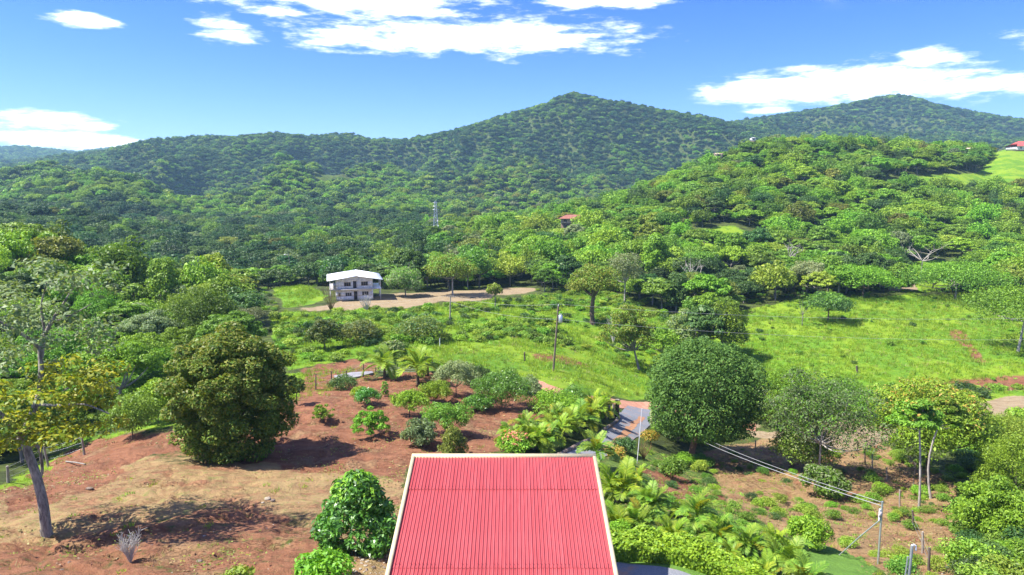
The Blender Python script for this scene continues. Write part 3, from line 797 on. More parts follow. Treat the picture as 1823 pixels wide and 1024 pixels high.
def scatter(name, pts, rot, scl, idx, protos, kind='stuff'):
    """One stuff object whose points carry copies of the prototype meshes."""
    pc = bpy.data.collections.new(name + ' kinds')
    for i, me in enumerate(protos):
        pc.objects.link(bpy.data.objects.new(f'{name}_{i:02d}', me))
    me = bpy.data.meshes.new(name); me.vertices.add(len(pts)); me.vertices.foreach_set('co', np.asarray(pts, np.float32).ravel())
    for nm, ty, key, arr in (('turn', 'FLOAT_VECTOR', 'vector', rot), ('size', 'FLOAT_VECTOR', 'vector', scl), ('sort', 'INT', 'value', idx)):
        at = me.attributes.new(nm, ty, 'POINT')
        at.data.foreach_set(key, np.asarray(arr, np.int32 if ty == 'INT' else np.float32).ravel())
    o = tag(link(name, me), kind=kind)
    ng = bpy.data.node_groups.new(name, 'GeometryNodeTree')
    ng.interface.new_socket('Geometry', in_out='INPUT', socket_type='NodeSocketGeometry'); ng.interface.new_socket('Geometry', in_out='OUTPUT', socket_type='NodeSocketGeometry')
    gi = ng.nodes.new('NodeGroupInput'); go = ng.nodes.new('NodeGroupOutput')
    ci = ng.nodes.new('GeometryNodeCollectionInfo'); ci.inputs[0].default_value = pc; ci.inputs[1].default_value = True; ci.inputs[2].default_value = True
    ip = ng.nodes.new('GeometryNodeInstanceOnPoints'); ip.inputs['Pick Instance'].default_value = True
    def attr(nm, ty):
        n = ng.nodes.new('GeometryNodeInputNamedAttribute'); n.data_type = ty; n.inputs['Name'].default_value = nm
        return n.outputs[0]
    L_ = ng.links.new
    L_(gi.outputs[0], ip.inputs['Points']); L_(ci.outputs[0], ip.inputs['Instance']); L_(attr('sort', 'INT'), ip.inputs['Instance Index'])
    L_(attr('turn', 'FLOAT_VECTOR'), ip.inputs['Rotation']); L_(attr('size', 'FLOAT_VECTOR'), ip.inputs['Scale'])
    L_(ip.outputs[0], go.inputs[0])
    md = o.modifiers.new('scatter', 'NODES'); md.node_group = ng
    return o
def both(cr, tr, fam):
    mb = MB(); mb.merge(cr, 0); mb.merge(tr, 1); return mb.mesh('forest_tree', [LEAF[fam], BARK])
# the rest of the wood, from behind the single trees to the last ridge
X2, Y2, r2 = grid_points(250, 620, 6.0, 12)
X3, Y3, r3 = grid_points(620, 3300, 6.6, 13, .9)
thin = r3.random_sample(len(X3)) < np.clip(1250 / Y3, .35, 1); X3, Y3 = X3[thin], Y3[thin]
def prep(X, Y, r, lo, hi, margin):
    Z = ground(X, Y); px, py = proj(X, Y, Z); R = r.uniform(lo, hi, len(X))
    k = not_clear(X, Y) & shows(X, Y, Z + R * 1.6, margin)
    return X[k], Y[k], Z[k], px[k], R[k]
X2, Y2, Z2, PX2, R2 = prep(X2, Y2, r2, 2.4, 5.8, 4)
X3, Y3, Z3, PX3, R3 = prep(X3, Y3, r3, 2.2, 5.6, 4)
R3 *= np.clip(Y3 / 1500, 1, 1.5)
MIDF = [('umbrella', 0), ('dome', 1), ('tiers', 2), ('broad', 3)]
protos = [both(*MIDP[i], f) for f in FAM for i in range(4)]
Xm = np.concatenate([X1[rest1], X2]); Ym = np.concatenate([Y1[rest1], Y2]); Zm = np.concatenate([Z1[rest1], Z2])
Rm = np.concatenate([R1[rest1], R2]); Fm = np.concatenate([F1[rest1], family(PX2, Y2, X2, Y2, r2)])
ok = np.ones(len(Xm), bool)
for hx, hy, hd, wd_ in ((1022, 394, 292, 8.0), (776, 397, 330, 5)):
    q = AT(hx, hy, hd); ok &= ~((np.abs(Xm - q.x) < wd_) & (Ym < q.y + 9) & (Ym > q.y - 13))
Xm, Ym, Zm, Rm, Fm = (a[ok] for a in (Xm, Ym, Zm, Rm, Fm))
n = len(Xm)
scatter('forest', np.stack([Xm, Ym, Zm - .2], 1), np.stack([np.zeros(n), np.zeros(n), r2.uniform(0, 6.28, n)], 1),
        np.stack([Rm, Rm, Rm * r2.uniform(.7, 1.4, n)], 1), Fm * 4 + r2.randint(0, 4, n), protos)
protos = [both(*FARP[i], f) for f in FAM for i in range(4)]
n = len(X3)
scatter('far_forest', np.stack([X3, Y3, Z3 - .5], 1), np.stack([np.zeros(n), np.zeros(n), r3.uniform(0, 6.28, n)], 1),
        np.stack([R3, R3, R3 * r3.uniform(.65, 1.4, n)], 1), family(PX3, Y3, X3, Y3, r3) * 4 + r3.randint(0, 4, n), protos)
print('wood', len(single), len(Xm), len(X3))
# ------------------------------------------------------------------ the near house with the red sheet roof
PAINT_RED = None
def _red():
    m = simple_mat('red_roof_paint', (.285, .04, .044), (.345, .056, .06), 1.6, .42, .0, spec=.4, stretch=(3, .5, 1)); nt = m.node_tree
    p = [n for n in nt.nodes if n.type == 'BSDF_PRINCIPLED'][0]; src = p.inputs['Base Color'].links[0].from_socket
    hs = N(nt, 'ShaderNodeHueSaturation'); oi = N(nt, 'ShaderNodeObjectInfo'); nt.links.new(src, hs.inputs['Color']); nt.links.new(maprange(nt, oi.outputs['Random'], 0, 1, .92, 1.06, False), hs.inputs['Value']); nt.links.new(hs.outputs[0], p.inputs['Base Color'])
    return m
PAINT_RED = _red()
TRIM = simple_mat('cream_trim', (.44, .37, .21), (.52, .45, .28), 3, .5, .05)
STUCCO = simple_mat('cream_stucco', (.6, .52, .38), (.68, .6, .45), 5, .8, .2)
def roof_pt(px, py, lift=0.0):
    u, t = pix_dir(px, py); k = .2549                         # plane z = z0 + k (y - y0), rising away from the camera
    y = (-10.8 - 27 * k) / (t - k)
    return np.array([u * y, y, CAM_Z + t * y + lift])
fl, fr = roof_pt(735, 811), roof_pt(1061, 813); nl, nr = roof_pt(685, 1024), roof_pt(1100, 1024)
yf = (fl[1] + fr[1]) / 2; yn = 16.6
def edge_x(f, n_, y): return f[0] + (n_[0] - f[0]) * (y - f[1]) / (n_[1] - f[1])
xl, xr = (fl[0] + edge_x(fl, nl, 20)) / 2, (fr[0] + edge_x(fr, nr, 20)) / 2
RW = xr - xl; SL = .2549; zf = float(fl[2])
def zroof(y): return zf + SL * (y - yf)
house = thing('house', 'house in front with a ribbed red metal roof edged in cream', 'house', ((xl + xr) / 2, 22, float(ground((xl + xr) / 2, 26)) - .1))
hb = np.array(house.location)
ncol, nrib, pitch = 14, 4, None
tr_w = .13
sheet_w = (RW - 2 * tr_w) / ncol; pitch = sheet_w / nrib
breaks = [yf - .12, roof_pt(900, 868)[1], roof_pt(900, 1006)[1], yn]
def sheet_mesh(ya, yb):
    xs, zs = [], []
    for i in range(nrib):
        x0 = i * pitch
        for fx, fz in ((0, .0), (.30, .0), (.36, .012), (.42, .0), (.68, 0), (.76, .042), (.90, .042), (.985, .0)):
            xs.append(x0 + fx * pitch); zs.append(fz)
    xs.append(nrib * pitch); zs.append(0.0)
    n = len(xs); v = []
    for y in (ya, yb):
        for x, z in zip(xs, zs): v.append((x, y, SL * y + z))
    f = [[i, i + 1, n + i + 1, n + i] for i in range(n - 1)]
    mb = MB(); mb.add(v, f)
    return mb
for r_ in range(3):
    y1, y0 = breaks[r_], breaks[r_ + 1] - (.0 if r_ == 2 else .12)
    me = sheet_mesh(y0 - yf, y1 - yf).mesh('roof_sheet', PAINT_RED)
    for c in range(ncol):
        o = link('roof_sheet', me, house)
        o.location = (xl + tr_w + c * sheet_w - hb[0], yf - hb[1] + rs.uniform(-.012, .012), zf - hb[2] - r_ * .02 + rs.uniform(-.001, .001))
    if r_ < 2:
        sc = MB()
        for c in range(0, ncol * nrib):
            if rs.random_sample() < .75:
                x = xl + tr_w + (c + .83) * pitch; y = breaks[r_ + 1] + .02
                sc.merge(box((x, y, zroof(y) + .046), (.03, .03, .012)))
        sc.v = [v - hb for v in sc.v]
        tag(sc.obj('roof_screws', simple_mat('screw_heads' + str(r_), (.32, .03, .04), (.4, .05, .05), 9, .5, 0), house), kind='stuff')
def sloped_box(x0, x1, ya, yb, dz0, dz1):
    v = [(x, y, zroof(y) + dz) for dz in (dz0, dz1) for y in (ya, yb) for x in (x0, x1)]
    mb = MB(); mb.add(np.array(v) - hb, [[0, 2, 3, 1], [4, 5, 7, 6], [0, 1, 5, 4], [2, 6, 7, 3], [0, 4, 6, 2], [1, 3, 7, 5]]); return mb
sloped_box(xl, xl + tr_w, yn, yf - tr_w, -.16, .075).obj('fascia', TRIM, house)
sloped_box(xr - tr_w, xr, yn, yf - tr_w, -.16, .075).obj('fascia', TRIM, house)
sloped_box(xl, xr, yf - tr_w + .002, yf + .02, -.16, .085).obj('fascia', TRIM, house)
wb = MB()
zg = hb[2]
for (x0, x1, y0, y1) in ((xl + .35, xr - .35, yf - .55, yf - .4), (xl + .35, xr - .35, yn + .3, yn + .45), (xl + .35, xl + .5, yn + .45, yf - .55), (xr - .5, xr - .35, yn + .45, yf - .55)):
    v = [(x, y, z) for z in (0, 1) for y in (y0, y1) for x in (x0, x1)]
    v = np.array([(x, y, (zg - .6) if z == 0 else zroof(y) - .17) for x, y, z in v]) - hb
    wb.add(v, [[0, 2, 3, 1], [4, 5, 7, 6], [0, 1, 5, 4], [2, 6, 7, 3], [0, 4, 6, 2], [1, 3, 7, 5]])
wb.obj('wall', STUCCO, house)

# ------------------------------------------------------------------ the white two-storey house across the field
WHITE = simple_mat('white_wall', (.58, .55, .54), (.7, .675, .66), 1.5, .75, .1)
WROOF = simple_mat('white_sheet_roof', (.80, .82, .85), (.86, .87, .89), 2, .45, .03)
GREYC = simple_mat('grey_concrete', (.33, .31, .31), (.45, .42, .41), 4, .85, .2)
DARK = simple_mat('dark_opening', (.035, .03, .03), (.06, .05, .045), 4, .4, 0)
WOOD = simple_mat('raw_timber', (.36, .27, .19), (.5, .4, .3), 5, .8, .2)
c0 = AT(599, 535.5, 149.5)
wh = thing('house', 'white two-storey house with a low white gable roof beside the grassy knoll', 'house', (c0.x, c0.y, c0.z), math.radians(15))
FW, FD, FH = 8.0, 10.5, 4.75
def wall_open(W_, H_, opens, th=.2):
    xs = sorted({0, W_, *[o[0] for o in opens], *[o[1] for o in opens]}); zs = sorted({0, H_, *[o[2] for o in opens], *[o[3] for o in opens]})
    mb = MB()
    for a, b in zip(xs, xs[1:]):
        for c, d in zip(zs, zs[1:]):
            mx, mz = (a + b) / 2, (c + d) / 2
            if not any(o[0] < mx < o[1] and o[2] < mz < o[3] for o in opens):
                mb.merge(box((mx, th / 2, mz), (b - a, th, d - c)))
    return mb
fro = [(.45, .95, .85, 1.75), (1.95, 3.35, .85, 1.75), (3.8, 4.6, .0, 2.0), (5.6, 7.05, .9, 1.9), (1.75, 3.2, 3.1, 4.05), (3.65, 4.5, 2.55, 4.3), (5.45, 6.95, 3.15, 4.1)]
wall_open(FW, FH, fro).obj('wall', WHITE, wh)
gb = MB(); gb.add([(0, 0, FH), (FW, 0, FH), (FW + 1.0, 0, FH), (4.6, 0, FH + .78), (0, .2, FH), (FW, .2, FH), (FW + 1.0, .2, FH), (4.6, .2, FH + .78)], [[0, 2, 3, 3], [4, 7, 6, 6]][:0])
gb.add([(0, 0, FH), (FW, 0, FH), (4.6, 0, FH + .66), (0, .2, FH), (FW, .2, FH), (4.6, .2, FH + .66)], [[0, 1, 2], [4, 3, 5]])
gb.add([(0, FD, FH), (FW, FD, FH), (4.6, FD, FH + .66)], [[1, 0, 2]])
gb.obj('gable', WHITE, wh)
lw = wall_open(FD - .2, FH, [(1.2, 2.4, .9, 1.9), (4.2, 5.6, .9, 1.9), (1.2, 2.6, 3.1, 4.1), (5, 6.6, 3.1, 4.1)])
for x in (0.0, FW - .2):
    o = lw.obj('wall', WHITE, wh); o.location = (x + .2, .2, 0); o.rotation_euler = (0, 0, math.pi / 2)
o = wall_open(FW, FH, []).obj('wall', WHITE, wh); o.location = (0, FD, 0)
box((FW / 2, FD / 2, 2.42), (FW - .5, FD - .5, .15)).obj('floor_slab', GREYC, wh)
for i, (a, b, c, d) in enumerate(fro):
    isdoor = b - a < .9 and c in (0.0, 2.55)
    fm = MB(); w_ = .06
    for bx in (((a + b) / 2, d - w_ / 2, b - a, w_), ((a + b) / 2, c + w_ / 2, b - a, w_), (a + w_ / 2, (c + d) / 2, w_, d - c - 2 * w_), (b - w_ / 2, (c + d) / 2, w_, d - c - 2 * w_)):
        fm.merge(box((bx[0], .09, bx[1]), (bx[2], .08, bx[3])))
    if not isdoor:
        for k in range(1, 3): fm.merge(box((a + (b - a) * k / 3, .09, (c + d) / 2), (.05, .07, d - c - 2 * w_)))
    f = fm.obj('door' if isdoor else 'window', WHITE if i % 2 else WOOD, wh)
    box(((a + b) / 2, .15, (c + d) / 2), (b - a - .02, .03, d - c - .02)).obj('pane' if not isdoor else 'door_leaf', DARK, f)
box((FW / 2 + .2, -.32, 2.45), (FW + 1.2, .66, .16)).obj('balcony_slab', GREYC, wh)
box((-.7, FD / 2, 2.45), (1.38, FD, .16)).obj('balcony_slab', GREYC, wh)
box((FW + .95, 4.4, 2.45), (1.86, 8.8, .14)).obj('porch_roof', WROOF, wh)
for x, y, z0, z1 in ((4.95, -.05, 0, FH + .5), (FW + 1.7, .3, 0, 2.38), (FW + 1.7, 4.4, 0, 2.38), (FW + 1.7, .3, 2.52, FH - .1), (FW + 1.7, 4.4, 2.52, FH - .1), (-1.25, .4, 2.53, FH - .2), (-1.25, 5, 2.53, FH - .2), (-1.25, .4, 0, 2.37), (-1.25, 5, 0, 2.37), (-1.25, 9.8, 0, 2.37), (-.02, -.5, 0, 2.37), (FW - .1, -.5, 0, 2.37)):
    box((x, y, (z0 + z1) / 2), (.16, .16, z1 - z0)).obj('post', WHITE, wh)
sh = MB()
for k in range(4): sh.merge(tube([(-1.2, .4 + k * 2.8, 3.0 + .4 * (k % 2)), (-1.2, 3.0 + k * 2.3, 3.1)], .035, 5))
sh.obj('railing', WOOD, wh)
def slab4(p, th):
    p = np.array(p, float); q = p - np.array([0, 0, th]); mb = MB()
    mb.add(np.vstack([p, q]), [[0, 1, 2, 3], [7, 6, 5, 4], [0, 4, 5, 1], [1, 5, 6, 2], [2, 6, 7, 3], [3, 7, 4, 0]]); return mb
ZE, ZR = FH - .10, FH + .80
nsh = 10
for side in (0, 1):
    xa, xb = (-1.9, 4.6) if side == 0 else (4.6, FW + 2.2)
    za, zb = (ZE - .05, ZR) if side == 0 else (ZR, ZE - .12)
    for k in range(nsh):
        ya = -1.0 + k * (FD + 1.8) / nsh; yb = ya + (FD + 1.8) / nsh - .02
        lift = .012 if k % 2 else 0
        slab4([(xa, ya, za + lift), (xb, ya, zb + lift), (xb, yb, zb + lift), (xa, yb, za + lift)], .08).obj('roof_sheet', WROOF, wh)

# ------------------------------------------------------------------ far buildings on the hills
TILE = simple_mat('red_far_roof', (.45, .07, .06), (.55, .10, .08), 2, .6, .1)
RUST = simple_mat('rusty_brown_roof', (.20, .075, .05), (.28, .11, .07), 1, .7, .1)
TAN = simple_mat('tan_wall', (.45, .33, .24), (.55, .42, .31), 2, .8, .1)
def far_house(label, px, py_base, d, w, h, dep, roofh, roofmat, wallmat, rz=0.0, over=.6, windows=3, on_land=False):
    p = GP(px, py_base, d * .9) if on_land else AT(px, py_base, d); g = float(ground(p.x, p.y)); t = thing('house', label, 'house', (p.x, p.y, p.z), rz)
    base = min(0, g - p.z) - .5
    op = [(w * (i + .5) / windows - .6, w * (i + .5) / windows + .6, h * .35, h * .8) for i in range(windows)] if windows else []
    f = wall_open(w, h, op, .25).obj('wall', wallmat, t); f.location = (-w / 2, -dep / 2, 0)
    bb = MB(); bb.merge(box((-w / 2 + .125, 0, h / 2), (.25, dep - .52, h))); bb.merge(box((w / 2 - .125, 0, h / 2), (.25, dep - .52, h))); bb.merge(box((0, dep / 2 - .125, h / 2), (w, .25, h)))
    bb.obj('back_wall', wallmat, t); box((0, 0, base / 2 - .01), (w - .1, dep - .1, -base)).obj('shade_plinth', BARKD, t)  # base filler coloured dark to stand in for shade among the trees
    for (a, b, c, e) in op:
        o = box(((a + b) / 2 - w / 2, -dep / 2 + .15, (c + e) / 2), (b - a - .02, .06, e - c - .02)).obj('window', DARK, t)
    W2, D2 = w / 2 + over, dep / 2 + over
    mb = MB(); mb.add([(-W2, -D2, h), (W2, -D2, h), (W2, D2, h), (-W2, D2, h), (-W2 * .45, 0, h + roofh), (W2 * .45, 0, h + roofh)],
                      [[0, 1, 5, 4], [2, 3, 4, 5]]); mb.add([(-W2, -D2, h), (W2, -D2, h), (W2, D2, h), (-W2, D2, h), (-W2 * .45, 0, h + roofh), (W2 * .45, 0, h + roofh)], [[1, 2, 5], [3, 0, 4], [0, 3, 2], [0, 2, 1]])
    mb.obj('roof', roofmat, t); return t
far_house('long house with a bright red roof on the ridge above the far green field', 1822, 268, 470, 18, 2.6, 9, 3.4, TILE, WHITE, .1, on_land=True)
far_house('small tan house half hidden by trees on the ridge top', 1722, 276, 436, 8.0, 3.6, 6, .8, TAN, TAN, 0, .3, 2)
far_house('tiny white house on the crest against the dark mountain', 1340, 251, 408, 2.6, 1.8, 2, .2, WROOF, WHITE, .2, .2, 1)
far_house('low pinkish house on the left shoulder of the hill below the mountain', 1276, 280, 396, 5.0, 1.8, 5, .5, TAN, TAN, .2, .3, 1)
far_house('low brown-roofed house sunk among the treetops of the wood', 1022, 397, 292, 11, 2.0, 8, 1.5, RUST, TAN, -.1, 1.2, 3)
far_house('pale long wall between the red-roofed house and the trees on the ridge', 1773, 268, 470, 9.5, 1.0, .8, .1, GREYC, TAN, 0, .1, 0, on_land=True)
# ------------------------------------------------------------------ poles, wires, posts
STEEL = simple_mat('galvanised_steel', (.42, .45, .47), (.58, .6, .62), 5, .4, .05, metal=.7)
POLEW = simple_mat('weathered_pole_wood', (.10, .075, .055), (.2, .155, .12), 5, .9, .4, stretch=(1, 1, .2))
POSTW = simple_mat('grey_post_wood', (.2, .17, .14), (.34, .3, .25), 6, .9, .4, stretch=(1, 1, .25))
POSTD = simple_mat('dark_post_wood', (.07, .055, .045), (.14, .11, .09), 6, .9, .4, stretch=(1, 1, .25))
PORC = simple_mat('porcelain', (.6, .6, .62), (.75, .75, .76), 3, .3, 0)
CREAMP = simple_mat('cream_pillar_paint', (.55, .42, .25), (.68, .55, .36), 3, .8, .2)
WIREM = simple_mat('weathered_cable', (.3, .3, .3), (.42, .42, .42), 8, .5, 0)
BLACKW = simple_mat('thin_power_wire', (.35, .36, .36), (.45, .46, .46), 8, .5, 0)
def top_of(p, px, py):
    """World point above ground point p at its distance, at the pixel given."""
    return AT(px, py, p.y)
# utility pole with transformer
p = GP(985, 661); tp = top_of(p, 994, 545)
up = thing('utility_pole', 'wooden utility pole with a grey transformer standing on the grassy verge', 'utility pole', p)
v = np.array(tp - p)
tube([v * a for a in (-.03, .3, .6, 1.0)], [.15, .14, .125, .11], 10).obj('pole', POLEW, up, True)
q = v * .83
tr = MB(); 
tr.merge(tube([q + (.42, -.05, -.75), q + (.42, -.05, -.6), q + (.42, -.05, .25), q + (.42, -.05, .32)], [.25, .29, .29, .2], 14))
to = tr.obj('transformer', STEEL, up, True)
bs = MB(); bs.merge(tube([q + (.36, -.05, .3), q + (.36, -.05, .55)], .05, 7)); bs.merge(tube([q + (.52, -.05, .3), q + (.52, -.05, .5)], .04, 7)); bs.obj('bushing', PORC, to)
br = MB(); br.merge(box(q + (.15, -.03, 0), (.35, .08, .08))); br.merge(box(q + (.15, -.03, -.45), (.35, .08, .08))); br.obj('bracket', STEEL, up)
tube([v, v + (0.02, 0, .28)], [.05, .04], 7).obj('insulator', PORC, up)
box(v * .93 + (.05, 0, 0), (.7, .1, .1)).obj('crossarm', POLEW, up)
UT, UM = tp + Vector((0, 0, .28)), p + Vector(v * .80)
# second, thinner pole further left in front of the house field
p2 = GP(801, 572); t2 = top_of(p2, 802, 526)
u2 = thing('utility_pole', 'thin grey utility pole rising from the scrub right of the white house', 'utility pole', p2)
v2 = np.array(t2 - p2)
tube([v2 * a for a in (-.03, .5, 1)], [.15, .13, .11], 8).obj('pole', POSTW, u2, True)
box(v2 * .94, (1.3, .1, .1)).obj('crossarm', POSTW, u2)
U2T, U2M = t2, p2 + Vector(v2 * .78)
# street lamp pole at the knoll
p3 = GP(518, 503); t3 = top_of(p3, 514, 452)
u3 = thing('street_lamp', 'slim pale lamp pole behind the grassy knoll left of the white house', 'street lamp', p3)
v3 = np.array(t3 - p3)
tube([v3 * a for a in (-.03, .5, 1)], [.12, .1, .08], 8).obj('pole', POSTW, u3, True)
tube([v3 * .97, v3 * .98 + (-.5, -.2, .15), v3 * .97 + (-1.0, -.4, .1)], [.05, .045, .04], 6).obj('arm', STEEL, u3)
box(v3 * .97 + (-1.2, -.45, .05), (.6, .32, .2)).obj('lamp_head', PORC, u3)
# service pipe post with a brace at the lower right
p4 = GP(1563, 1004); t4 = top_of(p4, 1571, 893)
u4 = thing('service_pole', 'slim galvanised pipe pole with a slanting brace on the right slope', 'pole', p4)
v4 = np.array(t4 - p4)
tube([v4 * a for a in (-.05, .5, 1)], [.055, .05, .05], 9).obj('pole', STEEL, u4, True)
pb = GP(1492, 988); pb = np.array(pb - p4)
tube([pb - (0, 0, .1), pb * .5 + v4 * .72 * .5, v4 * .72], .035, 7).obj('brace', STEEL, u4, True)
tube([v4 * .70 + (-.1, 0, .0), v4 * .88 + (-.1, 0, 0)], .045, 8).obj('conduit', PORC, u4, True)
box(v4 * .80 + (-.07, -.02, 0), (.13, .1, .28)).obj('meter_box', GREYC, u4)
T4 = p4 + Vector(v4 * .985); T4b = p4 + Vector(v4 * .93)
# stepped-on metal gate post pair bottom right
p5 = AT(1614, 1050, 24.5); p5.z = float(ground(p5.x, p5.y)); t5 = AT(1624, 972, 24.5)
u5 = thing('pipe_post', 'pair of galvanised pipe posts with a hooked cap at the bottom edge', 'post', p5)
v5 = np.array(t5 - p5)
tube([v5 * 0 - (0, 0, .2), v5], [.055, .055], 9).obj('pole', STEEL, u5)
tube([v5 * 0 + (-.16, 0, -.2), v5 * .82 + (-.12, 0, 0)], [.03, .03], 8).obj('pole', STEEL, u5)
tube([v5 + (-.03, 0, .02), v5 + (.06, 0, .05), v5 + (.14, 0, .0), v5 + (.15, 0, -.18)], .035, 8).obj('hooked_cap', PORC, u5)
# tall thin rod beside the drive
p6 = GP(1134, 826); t6 = top_of(p6, 1143, 727)
u6 = thing('thin_rod', 'tall thin pale rod standing among shrubs beside the drive', 'pole', p6)
v6 = np.array(t6 - p6); tube([v6 * 0, v6], [.03, .025], 7).obj('pole', PORC, u6)
def wire(label, a, b, sag, r, mat, group, n=26, name='power_line'):
    a, b = np.array(a), np.array(b); t = np.linspace(0, 1, n)[:, None]
    pts = a + (b - a) * t - np.array([0, 0, 1.0]) * sag * 4 * t * (1 - t)
    o = tube(pts - a, r, 5).obj(name, mat, None, True); o.location = a
    return tag(o, label, 'wire', group)
gA, gB = GP(1178, 752), GP(1186, 746)
c1a = AT(1176, 748, gA.y); c2a = AT(1190, 747, gA.y + 1.5)
wire('lower of the two thick pale cables slung across the dark gully', c1a, T4b, .55, .019, WIREM, 'thick cables over the gully', name='service_cable')
wire('upper of the two thick pale cables slung across the dark gully', c2a, T4, .55, .016, WIREM, 'thick cables over the gully', name='service_cable')
eR = AT(2050, 560, 92); eR2 = AT(2050, 600, 92)
eL = AT(470, 545, 150); eL2 = AT(470, 540, 150)
wire('upper thin power line running right from the transformer pole', UT, eR, 1.3, .011, BLACKW, 'thin power lines')
wire('lower thin power line running right from below the transformer', UM, eR2, 1.4, .011, BLACKW, 'thin power lines')
wire('upper thin power line between the transformer pole and the thin grey pole', UT, U2T, .8, .011, BLACKW, 'thin power lines')
wire('lower thin power line between the transformer pole and the thin grey pole', UM, U2M, .8, .011, BLACKW, 'thin power lines')
wire('thin power line running left past the white house from the thin grey pole', U2T, eL, .9, .011, BLACKW, 'thin power lines')
# transmission tower above the wood
pt = AT(776, 397, 330); gz = float(ground(pt.x, pt.y)); ht = AT(776, 358, 330).z
tw = thing('transmission_tower', 'grey lattice transmission tower rising from the wood', 'tower', (pt.x, pt.y, gz))
hh = ht - gz; lg = MB(); bc = MB()
def leg_at(s, t): w = 1.5 * (1 - t) + .35 * t; return np.array([s[0] * w, s[1] * w, hh * t])
SG = [(-1, -1), (1, -1), (1, 1), (-1, 1)]
for s in SG: tube([leg_at(s, 0), leg_at(s, 1)], .11, 4).obj('leg', STEEL, tw)
for k in range(9):
    a, b = k / 9, (k + 1) / 9
    for i in range(4):
        bc.merge(tube([leg_at(SG[i], a), leg_at(SG[(i + 1) % 4], b)], .055, 4)); bc.merge(tube([leg_at(SG[(i + 1) % 4], a), leg_at(SG[i], b)], .055, 4)); bc.merge(tube([leg_at(SG[i], b), leg_at(SG[(i + 1) % 4], b)], .05, 4))
bc.obj('bracing', STEEL, tw)
for k in range(3): box((0, 0, hh * (.80 + .08 * k)), (3.4 - .5 * k, .16, .16)).obj('crossarm', STEEL, tw)

def post(label, px, py, top, r, mat, group, lean=0.0, name='fence_post', cat='fence post', tpx=None, cap=None):
    p = GP(px, py); t = top_of(p, px if tpx is None else tpx, top); v = np.array(t - p)
    o = thing(name, label, cat, p, 0, group)
    k = rs.normal(size=(4, 3)) * .012
    tube([v * a + k[i] for i, a in enumerate((-.08, .35, .7, 1.0))], np.array([1.1, 1, .95, .85]) * r, 8).obj('post', mat, o, True)
    if cap: tube([v, v + (0, 0, .1), v + (0, 0, .22)], [r * 1.35, r * 1.35, r * 1.0], 10).obj('cap', cap, o)
    return p, t
FG = 'posts of the wire fence at the far edge of the orchard'
pf = [post(l, x, y, t, .07, POSTD, FG) for l, x, y, t in (
 ('weathered fence post nearest the tawny bushy tree', 562, 694, 665), ('fence post behind the dark shrub on the red soil', 590, 682, 661),
 ('thin pinkish-topped fence post in front of the grey slab', 617, 674, 660), ('tallest fence post, in front of the grey slab', 647, 672, 646),
 ('left one of two short posts close together beside the first coconut palm', 669, 664, 654), ('right one of two short posts close together beside the first coconut palm', 674, 664, 655),
 ('fence post behind the second coconut palm', 757, 667, 652), ('pale thin stake in front of the mango trees beyond the palms', 770, 656, 632))]
LG = 'posts of the wire fence along the left gully'
lf = [post(l, x, y, t, .09, POSTW, LG, tpx=tx) for l, x, y, t, tx in (
 ('grey fence post at the left border above the gully', 15, 860, 830, 13), ('leaning grey fence post right behind the bare tree trunk', 86, 832, 795, 78),
 ('brown fence post standing clear on the fence line right of the bare tree', 150, 810, 776, 146))]
def strands(name, ps, hs, label, cat='wire fence'):
    mb = MB(); o0 = ps[0][0]
    for (a, ta), (b, tb) in zip(ps, ps[1:]):
        for h in hs:
            A = np.array(a.lerp(ta, h)); B = np.array(b.lerp(tb, h)); m = (A + B) / 2 - (0, 0, .05)
            mb.merge(tube(np.array([A, m, B]) - np.array(o0), .008, 4, False))
    o = mb.obj(name, STEEL); o.location = o0; return tag(o, label, cat)
strands('fence_wire', pf[:7], (.35, .65, .92), 'wire strands between the posts at the far edge of the orchard')
strands('fence_wire', lf, (.35, .65, .92), 'wire strands between the grey posts along the left gully')
GG = 'posts along the right gully'
gl = [('thick dark post left of a pair at the edge of the pale road', 1527, 806, 784, POSTD), ('middle dark post of three below the pale road', 1540, 828, 797, POSTD), ('straight brown post right of the dark pair below the pale road', 1553, 842, 808, POSTW),
      ('pale post standing alone on the red bank', 1579, 858, 832, POSTW), ('bare grey post in the middle of the right slope', 1602, 902, 872, POSTW), ('dark post right below the sapling on the slope', 1625, 943, 909, POSTD),
      ('weathered post with a pale top in a line down the slope', 1643, 985, 947, POSTW), ('rough dark post at the foot of the line down the slope', 1654, 1022, 975, POSTD),
      ('pale post in the black shade under the round tree', 1345, 802, 784, POSTW), ('short pale post right of the round tree in its shade', 1388, 798, 785, POSTW)]
gp = [post(l, x, y, t, .065, m, GG) for l, x, y, t, m in gl]
strands('fence_wire', gp[5:8], (.4, .75), 'wire strands between the posts that run down the right slope')
# gate posts
post('stout cream pillar on the far side of the drive', 1161, 756, 722, .22, CREAMP, 'pillars of the drive gate', name='gate_pillar', cat='gate pillar', cap=CREAMP)
post('stout dark wooden pillar on the palm side of the drive', 1099, 741, 715, .24, POSTD, 'pillars of the drive gate', name='gate_pillar', cat='gate pillar', cap=POSTW)
post('slim white post beside the cream pillar', 1168, 757, 727, .06, PORC, None, name='gate_post', cat='gate post')
post('slim dark post beside the cream pillar', 1171, 757, 730, .07, POSTD, None, name='gate_post', cat='gate post')
for k, (x, y) in enumerate(((1092, 742), (1085, 744), (1079, 746))):
    post(['first', 'second', 'third'][k] + ' short round post left of the dark pillar', x, y, y - 22, .13, POSTW, 'short posts beside the dark pillar', name='short_post', cat='post')
post('short dark post standing on the verge left of the utility pole', 934, 643, 627, .13, POSTD, None, name='stump_post', cat='post')
post('small dark weathered post alone in the lower meadow', 1526, 664, 651, .16, POSTD, None, name='stump_post', cat='post', tpx=1525)
